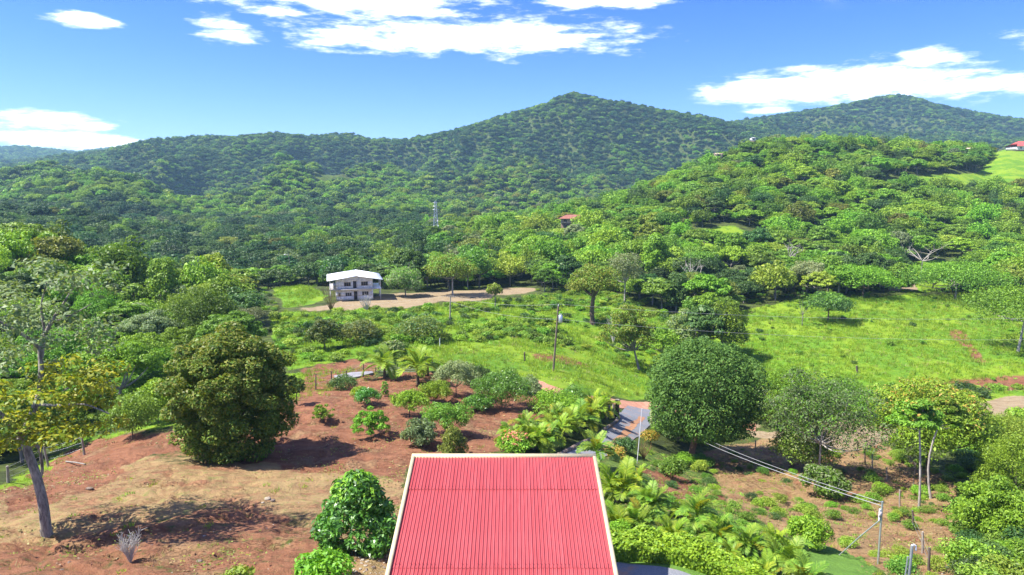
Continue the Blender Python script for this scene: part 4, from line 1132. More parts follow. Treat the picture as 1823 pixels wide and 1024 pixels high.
post('pale stake on the verge in front of the scrub', 783, 617, 602, .06, PORC, None, name='boundary_stake', cat='stake')
# fallen pole, rocks
p = GP(118, 824); q = GP(152, 829)
o = tube([np.array([0, 0, .1]), np.array(q - p) * .5 + (0, 0, .13), np.array(q - p) + (0, 0, .1)], [.065, .06, .05], 8).obj('fallen_log', BARK, None, True); o.location = p
tag(o, 'pale fallen log lying on red soil beside the left fence', 'log')
STONE = simple_mat('pale_stone', (.24, .2, .15), (.34, .29, .23), 3, .9, .5)
STONED = simple_mat('dark_stone', (.12, .09, .07), (.22, .17, .14), 3, .9, .5)
def rock(label, p, s, mat, group=None, name='rock', seed=0):
    r = np.random.default_rng(seed)
    n1_, n2_ = 9, 6; v = []
    for i in range(n2_ + 1):
        ph = math.pi * i / n2_
        for k in range(n1_):
            th = 2 * math.pi * k / n1_; rr = 1 + r.normal() * .12
            v.append((math.cos(th) * math.sin(ph) * s[0] * rr, math.sin(th) * math.sin(ph) * s[1] * rr, math.cos(ph) * s[2] * rr + s[2] * .5))
    f = [[i * n1_ + k, (i + 1) * n1_ + k, (i + 1) * n1_ + (k + 1) % n1_, i * n1_ + (k + 1) % n1_] for i in range(n2_) for k in range(n1_)]
    mb = MB(); mb.add(v, f); o = mb.obj(name, mat); o.location = p; return tag(o, label, 'rock', group)
rock('largest pale stone on the dry grass left of the big-leaved bush', GP(477, 890), (.2, .15, .11), STONE, seed=1)
rock('small pale stone beside the larger one on the dry grass', GP(468, 896), (.1, .08, .05), STONE, seed=2)
rock('small brown stone right of the pale one on the dry grass', GP(486, 893), (.14, .1, .09), STONED, seed=3)
rock('flat stone in the shade at the bottom left', GP(355, 1000), (.15, .11, .05), STONED, seed=4)
rock('dark clod in the ridge of red soil at the left', GP(160, 872), (.28, .12, .1), STONED, seed=5)
# grey slab by the fence and kerb stones beside the drive
CONC = simple_mat('pale_concrete_slab', (.17, .16, .175), (.25, .24, .26), 1, .9, .2)
def plate(name, label, cat, pix, th, mat):
    P = [GP(*q) for q in pix]; c = sum(P, Vector()) / len(P); z = max(x.z for x in P)
    top = np.array([(x.x - c.x, x.y - c.y, th) for x in P]); bot = top - np.array([0, 0, th + .5]); n = len(P)
    mb = MB(); mb.add(np.vstack([top, bot]), [list(range(n))]); mb.add(np.vstack([top, bot]), [[(i + 1) % n, i, n + i, n + (i + 1) % n] for i in range(n)])
    o = mb.obj(name, mat); o.location = (c.x, c.y, c.z + .02); return tag(o, label, cat)
plate('slab', 'thin pale grey slab on the ground behind the orchard fence', 'slab', [(594, 671), (625, 664), (662, 663), (665, 667), (640, 673), (605, 676)], .08, CONC)
K = thing('kerb', 'low row of dark kerb stones along the palm side of the drive', 'kerb', GP(1060, 782))
k0 = np.array(K.location); prev = None
kp = [GP(x, y) for x, y in ((985, 820), (1010, 805), (1040, 790), (1065, 777), (1090, 758), (1103, 745))]
kp = np.array([tuple(q) for q in kp]); seg = np.concatenate([[0], np.cumsum(np.linalg.norm(np.diff(kp[:, :2], axis=0), axis=1))])
s_ = 0.0; ki = 0
stones = [box((0, 0, .06), (.62, .26, .34)).mesh('kerb_stone', STONED), box((0, 0, .05), (.5, .24, .3)).mesh('kerb_stone', STONE)]
while s_ < seg[-1]:
    x = np.interp(s_, seg, kp[:, 0]); y = np.interp(s_, seg, kp[:, 1]); x2 = np.interp(s_ + .2, seg, kp[:, 0]); y2 = np.interp(s_ + .2, seg, kp[:, 1])
    o = link('kerb_stone', stones[0 if rs.random_sample() < .8 else 1], K, (x - k0[0], y - k0[1], float(ground(x, y)) - k0[2] + rs.uniform(0, .04)), math.atan2(y2 - y, x2 - x) + rs.uniform(-.08, .08))
    s_ += .66
# ------------------------------------------------------------------ single trees and bushes
def mpp_at(p): return (p.y * CP - (p.z - CAM_Z) * SP) / PF
def plant(name, label, cat, px, py, w, top, fam, style, n, L, seed, group=None, low=None, trunk=BARK, tr=None, asp=.45, up=.55, droop=.3, ncl=26, flat=.7, rr=.3,
          accents=(), bpx=None, lift=0.0, nl=8, crown_name='crown', jit=.55, shell=.5):
    """A broadleaf plant: foot at (px, py), crown w pixels wide centred on bpx, from row `low` up to row `top`."""
    r = np.random.default_rng(seed)
    p = GP(px, py); k = mpp_at(p); R = w / 2 * k
    z1 = AT(px, top, p.y).z - p.z - R * .12
    z0 = .05 if low is None else max(.1, AT(px, low, p.y).z - p.z + R * .1)
    if z0 > z1 * .8: z0 = z1 * .5
    t = thing(name, label, cat, p, 0, group)
    dx = 0 if bpx is None else (bpx - px) * k
    if style == 'dome': cl = cl_dome(r, R, z0, z1, ncl, rr, flat)
    elif style == 'umbrella': cl = cl_umbrella(r, R, z0, z1, ncl, rr, flat * .6)
    elif style == 'column': cl = cl_column(r, R, z0, z1, ncl, rr, flat)
    elif style == 'ball':
        cl = []; zc = z0 + (z1 - z0) * .5
        for i in range(ncl):
            s = -.85 + 1.85 * (i + .5) / ncl; th = i * 2.39996; q = (1 - abs(s) ** 2.15) ** .5 * (1 - rr * .8) * r.uniform(.84, 1.08)
            cl.append((R * q * math.cos(th), R * q * math.sin(th), zc + s * (z1 - z0) * .48 * r.uniform(.94, 1.04), R * rr * r.uniform(.75, 1.3), flat))
        cl += [(r.normal() * .2 * R, r.normal() * .2 * R, zc + r.uniform(-.3, .5) * (z1 - zc), R * .4, .8) for _ in range(6)]
    elif style == 'bushy':
        cl = []
        for i in range(ncl):
            s = (i + .5) / ncl; th = i * 2.39996 + r.random()
            prof = float(np.interp(s, [0, .12, .35, .6, .8, .93, 1], [.60, .72, .88, .98, .84, .56, .3])) * r.uniform(.74, 1.08) * (1 + .07 * math.sin(th * 2 + s * 7))
            q = prof * (1 - rr * .8); cl.append((R * q * math.cos(th), R * q * math.sin(th), z0 + (z1 - z0) * (.05 + .9 * s) + r.normal() * .15, R * rr * r.uniform(.7, 1.4), flat))
        cl += [(0, 0, z0 + (z1 - z0) * q, R * .5, .9) for q in (.2, .4, .6, .75)]
    elif style == 'pyramid':
        cl = []
        for i in range(ncl * 2):
            s = (i + .5) / ncl / 2; th = i * 2.39996 + r.random(); q = float(np.interp(s, [0, .15, .4, .75, 1], [.72, .84, .72, .42, .08])) * r.uniform(.8, 1.1)
            cl.append((R * q * math.cos(th), R * q * math.sin(th), z0 + (z1 - z0) * (.06 + .9 * s), R * .24 * r.uniform(.7, 1.25), flat))
    elif style == 'cone': cl = cl_column(r, R, z0, z1, ncl, rr, flat, .3)
    elif style == 'wisp': cl = [(c[0], c[1], c[2], c[3] * .62, c[4]) for c in cl_dome(r, R, z0, z1, int(ncl * 1.4), rr, .6, -.5, .25)]
    cl = [(c[0] + dx, c[1], c[2], c[3], c[4]) for c in cl]
    mb = crown(r, cl, n, L, asp, up, droop, jit, shell)
    mats = [LEAF[fam]]
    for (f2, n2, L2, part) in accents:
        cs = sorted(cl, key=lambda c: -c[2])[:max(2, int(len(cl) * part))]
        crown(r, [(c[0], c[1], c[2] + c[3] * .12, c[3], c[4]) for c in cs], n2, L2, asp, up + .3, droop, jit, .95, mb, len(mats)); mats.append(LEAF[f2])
    mb.obj(crown_name, mats, t)
    tr = tr or max(.03, R * .035)
    hz = z0 + (z1 - z0) * (.12 if low is not None else .25)
    limbs(r, (0, 0, -.25), (dx * .6, 0, max(.25, hz)), cl, tr, nl, 6).obj('trunk' if cat == 'tree' else 'stem', trunk, t, True)
    return t

# bare, yellow-leaved tree at the left
def yellow_tree():
    r = np.random.default_rng(5); p = GP(83, 952); d = p.y
    t = thing('yellow_tree', 'gnarled grey tree with sparse yellowing leaves rising at the left of the bare slope', 'tree', p)
    def B(px, py, dy=0.0): q = AT(px, py, d + dy); return np.array(q - p)
    mb = MB()
    def limb(pts, r0, r1, n=8):
        P = np.array(pts); tt = np.linspace(0, 1, 4 * len(P)); s = np.linspace(0, 1, len(P))
        Q = smooth1(np.stack([np.interp(tt, s, P[:, k]) for k in range(3)], 1), 1, 0)
        mb.merge(tube(Q, np.linspace(r0, r1, len(Q)), n))
    base = B(84, 962)
    limb([base, B(78, 900), B(66, 850), B(48, 800), B(38, 772)], .25, .17, 12)
    for a in range(5): limb([base + np.array([math.cos(a * 1.26) * .42, math.sin(a * 1.26) * .42, -.12]), base + np.array([math.cos(a * 1.26) * .18, math.sin(a * 1.26) * .18, .25]), base + np.array([0, 0, .8])], .09, .12, 6)
    limb([B(80, 940), B(86, 958), B(84, 972)], .25, .3, 12)
    limb([B(40, 778), B(52, 748), B(70, 705, .5), B(74, 660, .8), B(70, 618, 1), B(90, 575, 1.2), B(110, 545, 1.5)], .17, .07)
    limb([B(70, 620, 1), B(48, 600, .6), B(22, 586, .3), B(-5, 570)], .10, .05)
    limb([B(74, 640, .9), B(80, 590, 1.2), B(72, 545, 1.2), B(84, 500, 1)], .09, .03)
    limb([B(40, 778), B(20, 756, -.4), B(2, 738, -.7), B(-30, 715, -1)], .16, .09)
    limb([B(48, 800), B(62, 790, .4), B(72, 800, .6), B(76, 838, .9), B(70, 856, .9)], .09, .07)
    limb([B(42, 785), B(22, 780), B(-10, 792, -.3)], .08, .05)
    limb([B(62, 720, .4), B(100, 722, -.8), B(150, 718, -1.6), B(198, 738, -2)], .08, .03)
    limb([B(66, 700, .5), B(110, 700, 1.5), B(150, 668, 2.5), B(180, 650, 3)], .07, .02)
    limb([B(90, 575, 1.2), B(130, 560, 0), B(165, 540, -1)], .05, .02)
    limb([B(110, 545, 1.5), B(125, 520, 2), B(150, 490, 2.5)], .05, .015)
    mb.obj('trunk', BARK, t, True)
    cl = []
    for k in range(62):                                    # yellow lower tiers
        px = r.uniform(-70, 215); py = r.uniform(640, 790) if px > 10 else r.uniform(660, 800)
        if px > 150: py = min(py, 770)
        q = B(px, py, r.uniform(-3.2, 2.6)); cl.append((*q, r.uniform(.55, 1.05), .42))
    c1 = crown(r, cl, 5200, .27, .5, .8, .15, .4, .3)
    cl = []
    for k in range(60):
        px = r.uniform(-70, 190); py = r.uniform(470, 670); q = B(px, py, r.uniform(-2.5, 4)); cl.append((*q, r.uniform(.6, 1.15), .42))
    crown(r, cl, 4300, .25, .48, .75, .2, .45, .3, c1, 1)
    c1.obj('crown', [LEAF['gold'], LEAF['grey']], t)
yellow_tree()
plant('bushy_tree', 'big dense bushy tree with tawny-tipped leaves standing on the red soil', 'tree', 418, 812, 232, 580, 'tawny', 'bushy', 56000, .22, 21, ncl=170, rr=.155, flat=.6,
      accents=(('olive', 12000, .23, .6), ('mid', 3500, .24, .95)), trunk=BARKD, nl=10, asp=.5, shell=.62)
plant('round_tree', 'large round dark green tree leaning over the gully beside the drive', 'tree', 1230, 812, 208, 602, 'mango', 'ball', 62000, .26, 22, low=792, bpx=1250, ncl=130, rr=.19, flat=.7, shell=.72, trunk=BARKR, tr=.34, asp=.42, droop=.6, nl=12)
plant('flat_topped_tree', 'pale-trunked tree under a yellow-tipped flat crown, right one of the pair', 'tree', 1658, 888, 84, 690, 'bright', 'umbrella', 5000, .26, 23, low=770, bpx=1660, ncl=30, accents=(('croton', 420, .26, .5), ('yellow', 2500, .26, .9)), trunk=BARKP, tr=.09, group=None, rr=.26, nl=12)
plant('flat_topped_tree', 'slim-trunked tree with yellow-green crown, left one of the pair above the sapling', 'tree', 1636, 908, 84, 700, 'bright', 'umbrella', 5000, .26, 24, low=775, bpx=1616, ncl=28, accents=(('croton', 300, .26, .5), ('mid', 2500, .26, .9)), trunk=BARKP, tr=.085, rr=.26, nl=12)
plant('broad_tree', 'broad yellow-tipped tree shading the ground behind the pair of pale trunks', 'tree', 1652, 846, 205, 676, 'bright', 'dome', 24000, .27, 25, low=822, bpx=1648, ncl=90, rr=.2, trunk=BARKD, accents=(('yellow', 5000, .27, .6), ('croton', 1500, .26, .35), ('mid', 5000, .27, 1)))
plant('sapling', 'small leafy sapling clinging to the left pale trunk', 'sapling', 1626, 872, 28, 796, 'mid', 'column', 900, .22, 26, low=838, ncl=9, trunk=BARK, tr=.04)
plant('wispy_tree', 'wispy grey-green tree with a pale trunk on the pale road edge', 'tree', 1455, 848, 190, 650, 'grey', 'wisp', 9000, .22, 27, low=815, bpx=1458, ncl=60, trunk=BARKP, tr=.12, nl=16, accents=(('mid', 4500, .22, .9), ('bright', 2200, .22, .9)))
plant('bush', 'leafy bush left of the wispy tree in the gully', 'bush', 1428, 838, 100, 745, 'mid', 'dome', 9000, .21, 28, ncl=34, accents=(('grey', 2500, .21, .8),))
plant('bush', 'rounded bush at the foot of the wispy tree', 'bush', 1468, 888, 82, 830, 'mid', 'dome', 4200, .26, 29, ncl=18, accents=(('grey', 900, .25, .6),))
plant('meadow_tree', 'small round tree standing alone in the bright meadow', 'tree', 1474, 573, 80, 519, 'dark', 'dome', 5200, .36, 30, low=560, ncl=24, trunk=BARKD, tr=.16, flat=.6, accents=(('mid', 1800, .35, .6),))
plant('slender_tree', 'slender sparse tree left of the small round meadow tree', 'tree', 1428, 580, 24, 500, 'mid', 'wisp', 700, .34, 31, low=570, ncl=10, trunk=BARK, tr=.08)
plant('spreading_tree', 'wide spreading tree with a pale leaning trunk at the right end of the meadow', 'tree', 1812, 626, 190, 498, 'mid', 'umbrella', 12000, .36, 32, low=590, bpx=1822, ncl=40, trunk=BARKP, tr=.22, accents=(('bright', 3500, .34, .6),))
plant('leaning_thicket', 'thicket tree of several leaning stems at the end of the verge', 'tree', 1138, 658, 92, 535, 'olive', 'wisp', 7500, .34, 33, low=640, bpx=1122, ncl=36, trunk=BARK, tr=.2, nl=18, accents=(('mid', 3000, .34, .8),))
plant('thicket_tree', 'dry greyish tree right behind the round dark tree', 'tree', 1225, 640, 92, 545, 'grey', 'wisp', 6500, .36, 34, ncl=30, trunk=BARKP, tr=.14, nl=14, accents=(('olive', 2000, .34, .8),))
plant('thicket_tree', 'bushy green tree above the right shoulder of the round dark tree', 'tree', 1285, 640, 88, 525, 'bright', 'dome', 7000, .36, 35, ncl=28, accents=(('dark', 1500, .34, 1),))
plant('thicket_tree', 'yellow-green tree between the leaning thicket and the dry greyish tree', 'tree', 1185, 640, 70, 572, 'yellow', 'dome', 4500, .36, 36, ncl=20)
plant('dark_stemmed_tree', 'vine-clad tree with a dark column of stems behind the scrub', 'tree', 1056, 578, 92, 463, 'olive', 'dome', 6500, .4, 37, low=540, ncl=28, trunk=BARKD, tr=.5, flat=.5, accents=(('mid', 3000, .38, .8),))
plant('pale_stemmed_tree', 'grey-green tree with forked pale trunk behind the vine-clad tree', 'tree', 1112, 540, 70, 440, 'grey', 'dome', 5000, .42, 38, low=515, ncl=24, trunk=BARKP, tr=.2)
plant('meadow_edge_tree', 'bright green many-stemmed tree at the upper edge of the meadow', 'tree', 1535, 531, 116, 461, 'bright', 'umbrella', 8000, .42, 39, low=522, ncl=34, trunk=BARKD, tr=.2)
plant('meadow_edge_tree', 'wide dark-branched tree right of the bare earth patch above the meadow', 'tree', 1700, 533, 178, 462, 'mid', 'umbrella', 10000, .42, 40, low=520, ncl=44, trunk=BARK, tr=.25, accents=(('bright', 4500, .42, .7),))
plant('house_tree', 'tree with twin pale trunks right of the white house', 'tree', 806, 526, 92, 452, 'olive', 'dome', 6500, .42, 41, low=505, ncl=28, trunk=BARKP, tr=.22, accents=(('mid', 3000, .42, .8),))
plant('small_tree', 'small yellowish tree alone at the right end of the earth yard', 'tree', 881, 546, 32, 503, 'olive', 'dome', 1800, .36, 42, low=530, ncl=12, trunk=BARK, tr=.13, accents=(('yellow', 600, .34, .7),))
plant('round_shrub', 'dense grey-green rounded tree right beside the white house', 'tree', 722, 528, 70, 472, 'grey', 'dome', 5200, .42, 43, ncl=26, accents=(('mid', 3000, .42, 1),))
OT = 'small fruit trees of the orchard'
for i, (lab, px, py, w, top, low, fam, st, n_) in enumerate([
  ('largest glossy fruit tree, round-crowned over bare red soil', 893, 727, 88, 655, 722, 'big', 'dome', 6500),
  ('tall grey-green fruit tree right of the coconut palms', 812, 706, 66, 636, 700, 'grey', 'dome', 4800),
  ('low fruit bush left of the largest glossy tree', 853, 731, 50, 701, None, 'big', 'dome', 2200),
  ('bright fruit tree at the left of the orchard middle', 729, 742, 56, 690, 736, 'hedge', 'dome', 2800),
  ('yellowish fruit tree right behind the bright one in the orchard middle', 775, 720, 52, 676, 716, 'palm', 'dome', 2600),
  ('fruit tree with a dark crooked stem above the netted mound', 792, 782, 72, 714, 772, 'mid', 'dome', 3600),
  ('drooping grey-green fruit tree left of the netted mound', 748, 797, 56, 742, None, 'grey', 'dome', 3000),
  ('small fruit tree on the slope above the double-stemmed shrub', 653, 722, 42, 686, None, 'big', 'dome', 1500),
  ('double-stemmed leafy shrub in the middle of the red soil', 660, 776, 62, 724, None, 'hedge', 'wisp', 2200),
  ('thin feathery shrub at the left of the red soil', 573, 754, 34, 713, None, 'mid', 'wisp', 900),
  ('dark low shrub beside the fence on the red soil', 611, 693, 46, 668, None, 'dark', 'dome', 1500),
  ('tiny sapling below the first coconut palm', 686, 706, 14, 677, None, 'bright', 'column', 260),
  ('little bush between the dark low shrub and the small fruit tree', 638, 706, 26, 688, None, 'palm', 'dome', 600),
  ('pale-stemmed small tree right of the largest glossy tree', 940, 702, 44, 668, None, 'grey', 'dome', 2200),
  ('wide bright bush behind the palm hedge', 985, 738, 82, 695, None, 'hedge', 'dome', 4200),
  ('dark bush above the palm hedge beside the dirt road', 1016, 722, 52, 688, None, 'big', 'dome', 2600),
  ('dark leafy tree behind the tall grey-green fruit tree', 850, 690, 50, 645, None, 'dark', 'dome', 2400),
  ('young tree close to the right side of the tawny bushy tree', 529, 722, 28, 672, 705, 'dark', 'dome', 900)]):
    plant('fruit_tree', lab, 'tree' if low else 'bush', px, py, w * 1.14, top, fam, st, int(n_ * 1.6), .215, 60 + i, OT, low=low, trunk=BARKD, ncl=18, flat=.75, asp=.32, droop=.9, up=.4, tr=.06)
NB = None
for i, (nm, lab, px, py, w, top, fam, st, n_, L) in enumerate([
  ('glossy_bush', 'big glossy large-leaved bush left of the red roof', 640, 974, 158, 838, 'big', 'pyramid', 7500, .27),
  ('leafy_plant', 'bright low plant at the bottom edge left of the red roof', 580, 1036, 104, 985, 'hedge', 'dome', 1500, .22),
  ('leafy_plant', 'small pale plant at the bottom edge below the bare slope', 424, 1040, 56, 1012, 'yellow', 'dome', 380, .22),
  ('vine_mound', 'pointed mound of dense creeping vine just beyond the roof', 808, 812, 62, 757, 'olive', 'cone', 3600, .16),
  ('flowering_bush', 'bush with pink flower heads beyond the roof edge', 918, 806, 64, 768, 'hedge', 'dome', 2000, .2),
  ('leafy_bush', 'dark rounded bush on the bank above the gully', 1198, 852, 48, 810, 'mid', 'dome', 1900, .2),
  ('leafy_bush', 'dark bush behind the tall thin rod', 1112, 805, 44, 778, 'dark', 'dome', 1400, .2),
  ('croton_bush', 'yellow-orange croton beside the drive below the cream pillar', 1158, 790, 34, 762, 'croton', 'dome', 900, .2),
  ('croton_bush', 'yellow-pink flowering bush right of the feathery palm at the roof corner', 1096, 815, 40, 794, 'croton', 'dome', 900, .2),
  ('leafy_bush', 'bright bush at the foot of the cream pillar', 1176, 772, 34, 750, 'hedge', 'dome', 900, .2),
  ('leafy_bush', 'light bush above the lawn strip on the right slope', 1440, 978, 72, 914, 'hedge', 'dome', 4200, .16),
  ('feathery_bush', 'large feathery-leaved bush at the lower right border', 1772, 968, 130, 850, 'bright', 'dome', 14000, .17),
  ('leafy_bush', 'tall bright bush filling the right border', 1806, 900, 140, 770, 'bright', 'column', 16000, .17),
  ('leafy_bush', 'low bright bush at the bottom right', 1722, 1016, 64, 986, 'hedge', 'dome', 1500, .22),
  ('leafy_bush', 'yellow-green bush on the right border above the tall bright bush', 1795, 800, 110, 735, 'yellow', 'dome', 9000, .18),
  ('leafy_bush', 'bushes of mixed green on the slope left of the feathery-leaved bush', 1728, 940, 70, 885, 'mid', 'dome', 2400, .24),
  ('leafy_bush', 'green bush in the gully between round tree and wispy tree', 1388, 760, 80, 700, 'mid', 'dome', 4200, .28),
  ('leafy_bush', 'bright bush right of the round tree crown at the meadow foot', 1405, 708, 90, 655, 'bright', 'dome', 4200, .32),
  ('leafy_bush', 'bush behind the wispy tree at the meadow foot', 1490, 725, 100, 672, 'mid', 'dome', 4800, .32),
  ('leafy_bush', 'pale bush left of the flat-topped pair', 1560, 748, 70, 690, 'bright', 'dome', 3600, .3),
  ('leafy_bush', 'tall light shrub under the forest edge at the bare slope top', 236, 782, 88, 690, 'mid', 'dome', 5200, .22),
  ('leafy_bush', 'vivid green bush at the forest edge left of the tawny bushy tree', 282, 752, 80, 670, 'hedge', 'dome', 4200, .26)]):
    acc = {'flowering_bush': (('pink', 260, .24, .4),), 'feathery_bush': (('mid', 2500, .26, 1),), 'glossy_bush': (('bright', 700, .26, .3), ('dark', 700, .3, 1))}.get(nm, ())
    plant(nm, lab, 'bush', px, py, w, top, fam, st, int(n_ * 1.5), L * .85, 120 + i, ncl=80 if n_ > 8000 else 34, accents=acc, trunk=BARKD, tr=.05, droop=.7 if nm == 'glossy_bush' else .3, asp=.4 if nm == 'glossy_bush' else .45, rr=.28 if nm == 'glossy_bush' else .2 if n_ > 8000 else .32)
for i, (lab, px, py, w, top) in enumerate([('dark twiggy bush at the left of the scrub field', 578, 622, 60, 562), ('olive bush right of the dark twiggy one in the scrub field', 640, 612, 78, 570), ('dark vine-draped bush in the middle of the scrub field', 748, 606, 92, 562), ('dark spiky bush behind the second coconut palm', 700, 640, 50, 605)]):
    plant('scrub_bush', lab, 'bush', px, py, w, top, 'olive' if i != 3 else 'mid', 'dome', 3600, .3, 170 + i, None, ncl=22, trunk=BARKD, accents=(('dark', 1200, .3, 1), ('grey', 700, .3, .6)))
# leafless shrubs
def bare_shrub(name, label, px, py, w, top, mat, seed, n=40, thin=.012):
    r = np.random.default_rng(seed); p = GP(px, py); k = mpp_at(p); R = w / 2 * k; h = AT(px, top, p.y).z - p.z
    mb = MB()
    for i in range(n):
        a = r.uniform(0, 6.28); q = R * math.sqrt(r.random()); e = np.array([q * math.cos(a), q * math.sin(a), h * r.uniform(.55, 1)])
        m = e * .5 + np.array([*(r.normal(size=2) * .1 * R), h * .08])
        mb.merge(tube([(0, 0, -.05), m * .5 + (0, 0, h * .03), m, e], np.array([2.2, 1.5, 1, .5]) * thin, 4))
        for j in range(3):
            s = m + (e - m) * r.random(); mb.merge(tube([s, s + r.normal(size=3) * R * .22 + (0, 0, .12 * h)], np.array([.8, .4]) * thin, 3))
    o = mb.obj(name, mat); o.location = p; return tag(o, label, 'dead shrub')
bare_shrub('dead_shrub', 'leafless grey-white shrub on the red soil at the bottom left', 232, 1002, 46, 948, LEAF['white'], 3, 46, .012)
bare_shrub('dead_shrub', 'leafless rusty shrub in front of the left corner of the white house', 590, 556, 40, 508, LEAF['rust'], 4, 26, .028)
bare_shrub('dead_shrub', 'leafless pale shrub in front of the right corner of the white house', 652, 557, 26, 524, LEAF['white'], 5, 22, .04)
bare_shrub('dead_shrub', 'leafless grey bush in the leaning thicket', 1092, 612, 34, 560, LEAF['white'], 6, 34, .03)
bare_shrub('dead_shrub', 'brown bare shrub in front of the tall thin rod', 1146, 818, 34, 788, LEAF['rust'], 7, 40, .012)
bare_shrub('dead_shrub', 'grey brushwood heap under the cables by the round tree', 1205, 785, 50, 758, LEAF['white'], 8, 50, .016)

def dead_tree(label, px, py, w, top, seed, d=None):
    r = np.random.default_rng(seed); p = GP(px, py, 150); k = mpp_at(p); R = w / 2 * k; h = AT(px, top, p.y).z - p.z
    t = thing('dead_tree', label, 'tree', p); mb = MB()
    f = np.array([r.normal() * .3, 0, h * .45]); mb.merge(tube([(0, 0, -.3), f * .5, f], [.26, .22, .18], 6))
    for i in range(9):
        a = r.uniform(0, 6.28); e = np.array([R * math.cos(a), R * math.sin(a), h * r.uniform(.7, 1.05)]) * (1, 1, 1); m = (f + e) / 2 + r.normal(size=3) * R * .1
        mb.merge(tube([f, m, e], [.12, .08, .03], 5))
        for j in range(3): s = m + (e - m) * r.random(); mb.merge(tube([s, s + r.normal(size=3) * R * .3 + (0, 0, .1 * h)], [.05, .02], 4))
    mb.obj('trunk', BARKP, t, True)
dead_tree('leafless pale tree in the wood above the meadow', 1402, 490, 46, 430, 1)
dead_tree('leafless grey tree at the wood edge above the bare earth patch', 1640, 486, 60, 440, 2)
dead_tree('leafless pale tree on the slope above the leaning thicket', 1230, 520, 44, 470, 3)
# ------------------------------------------------------------------ palms
def frond_mesh(r, L, e0, drop, npair, ll, lw, droopl, mat, vee=.35):
    s = np.linspace(0, 1, 9); ang = e0 - drop * s ** 1.3
    x = np.concatenate([[0], np.cumsum(np.cos(ang[:-1]))]) * L / 8; z = np.concatenate([[0], np.cumsum(np.sin(ang[:-1]))]) * L / 8
    mb = MB(); mb.merge(tube(np.stack([x, x * 0, z], 1), np.linspace(.022, .005, 9) * (L / 2 + .3), 4, False))
    t = np.linspace(.14, 1, npair); px = np.interp(t, s, x); pz = np.interp(t, s, z); an = np.interp(t, s, ang)
    for sd in (-1, 1):
        n = npair; l = ll * np.sin(np.pi * (.12 + .8 * t)) ** .7 * r.uniform(.85, 1.1, n)
        fw = np.stack([np.cos(an), an * 0, np.sin(an)], 1); upv = np.stack([-np.sin(an), an * 0, np.cos(an)], 1)
        side = np.array([0, sd, 0])[None]
        dirv = unit(fw * .65 + side * .8 + upv * (vee - droopl * r.random(n)[:, None]))
        base = np.stack([px, px * 0, pz], 1); tip = base + dirv * l[:, None]; tip[:, 2] -= droopl * l * .35
        mid = base + dirv * (l * .45)[:, None]
        wv = unit(np.cross(dirv, upv)) * (lw * .5)
        v = np.stack([base, mid + wv, tip, mid - wv], 1).reshape(-1, 3); mb.add(v, np.arange(4 * n).reshape(-1, 4))
    return mb.mesh('frond', mat)
rp = np.random.default_rng(99)
FR = {k: [[frond_mesh(rp, 1.0, math.radians(e), math.radians(d), 20, .36, .062, .3, LEAF[m]) for e, d in ((82, 60), (62, 95), (40, 95), (18, 90))] for m in ('palm', 'palmg', 'gold')] for k in ('palm',)}['palm']
STEM = {}
def palm(label, px, py, w, top, col, nf, seed, stem_h=.0, group=None, name='areca_palm', stems=1, cat='palm'):
    r = np.random.default_rng(seed); p = GP(px, py); k = mpp_at(p)
    h = max(.5, AT(px, top, p.y).z - p.z); Lf = max(w * k * .56, .35); gp_ = 1.06 if name == 'garden_palm' else 1.0; h *= gp_; Lf *= gp_
    if stems > 1: Lf = max(w * k * .52 * gp_, h * .62); nf = int(nf * 1.5)
    t = thing(name, label, cat, p, r.uniform(0, 6.28), group)
    sh = (h * .3 if stems > 1 else max(.05, h - Lf * .75)) if stem_h == 0 else h * stem_h
    heads = []
    mb = MB()
    for j in range(stems):
        a = 6.28 * j / max(1, stems) + r.random(); q = 0 if stems == 1 else Lf * .22
        e = np.array([q * math.cos(a), q * math.sin(a), sh * r.uniform(.7, 1.0) if stems > 1 else sh])
        mb.merge(tube([(e[0] * .3, e[1] * .3, -.15), e * np.array([.6, .6, .5]), e], np.array([1.3, 1.0, .8]) * (.05 if stems > 1 else max(.05, Lf * .06)), 7)); heads.append(e)
    mb.obj('trunk' if stems == 1 else 'stems', BARKD if stems == 1 else POSTW, t, True)
    for i in range(nf):
        e = heads[i % len(heads)]; ci = col if r.random() < .93 else 2
        v = min(3, int(4 * ((i + .5) / nf) ** .9))
        o = link('frond', FR[ci][v], t, e, i * 2.39996 + r.uniform(-.3, .3)); s = Lf * r.uniform(.85, 1.15); o.scale = (s, s, s)
        o.rotation_euler = (r.normal() * .1, r.normal() * .12, o.rotation_euler[2])
    return t
palm('left coconut palm with a short trunk on the orchard slope', 685, 674, 74, 618, 1, 16, 1, .42, 'coconut palms by the orchard', 'coconut_palm')
palm('right coconut palm with a short trunk on the orchard slope', 744, 684, 76, 618, 0, 16, 2, .42, 'coconut palms by the orchard', 'coconut_palm')
palm('smaller yellowing palm behind the right coconut palm', 762, 668, 60, 622, 0, 11, 3, .4, 'coconut palms by the orchard', 'coconut_palm')
AH = 'palms of the hedge along the drive'
AP = [(905, 792, 50, 745, 1), (928, 800, 52, 745, 0), (950, 800, 50, 742, 0), (970, 797, 52, 740, 1), (990, 788, 50, 728, 0), (1010, 776, 48, 718, 0), (1028, 766, 46, 708, 1), (1046, 756, 44, 702, 0),
      (1062, 748, 42, 694, 0), (1058, 738, 42, 688, 0), (1076, 734, 38, 692, 0), (936, 775, 48, 726, 1), (985, 762, 44, 710, 1)]
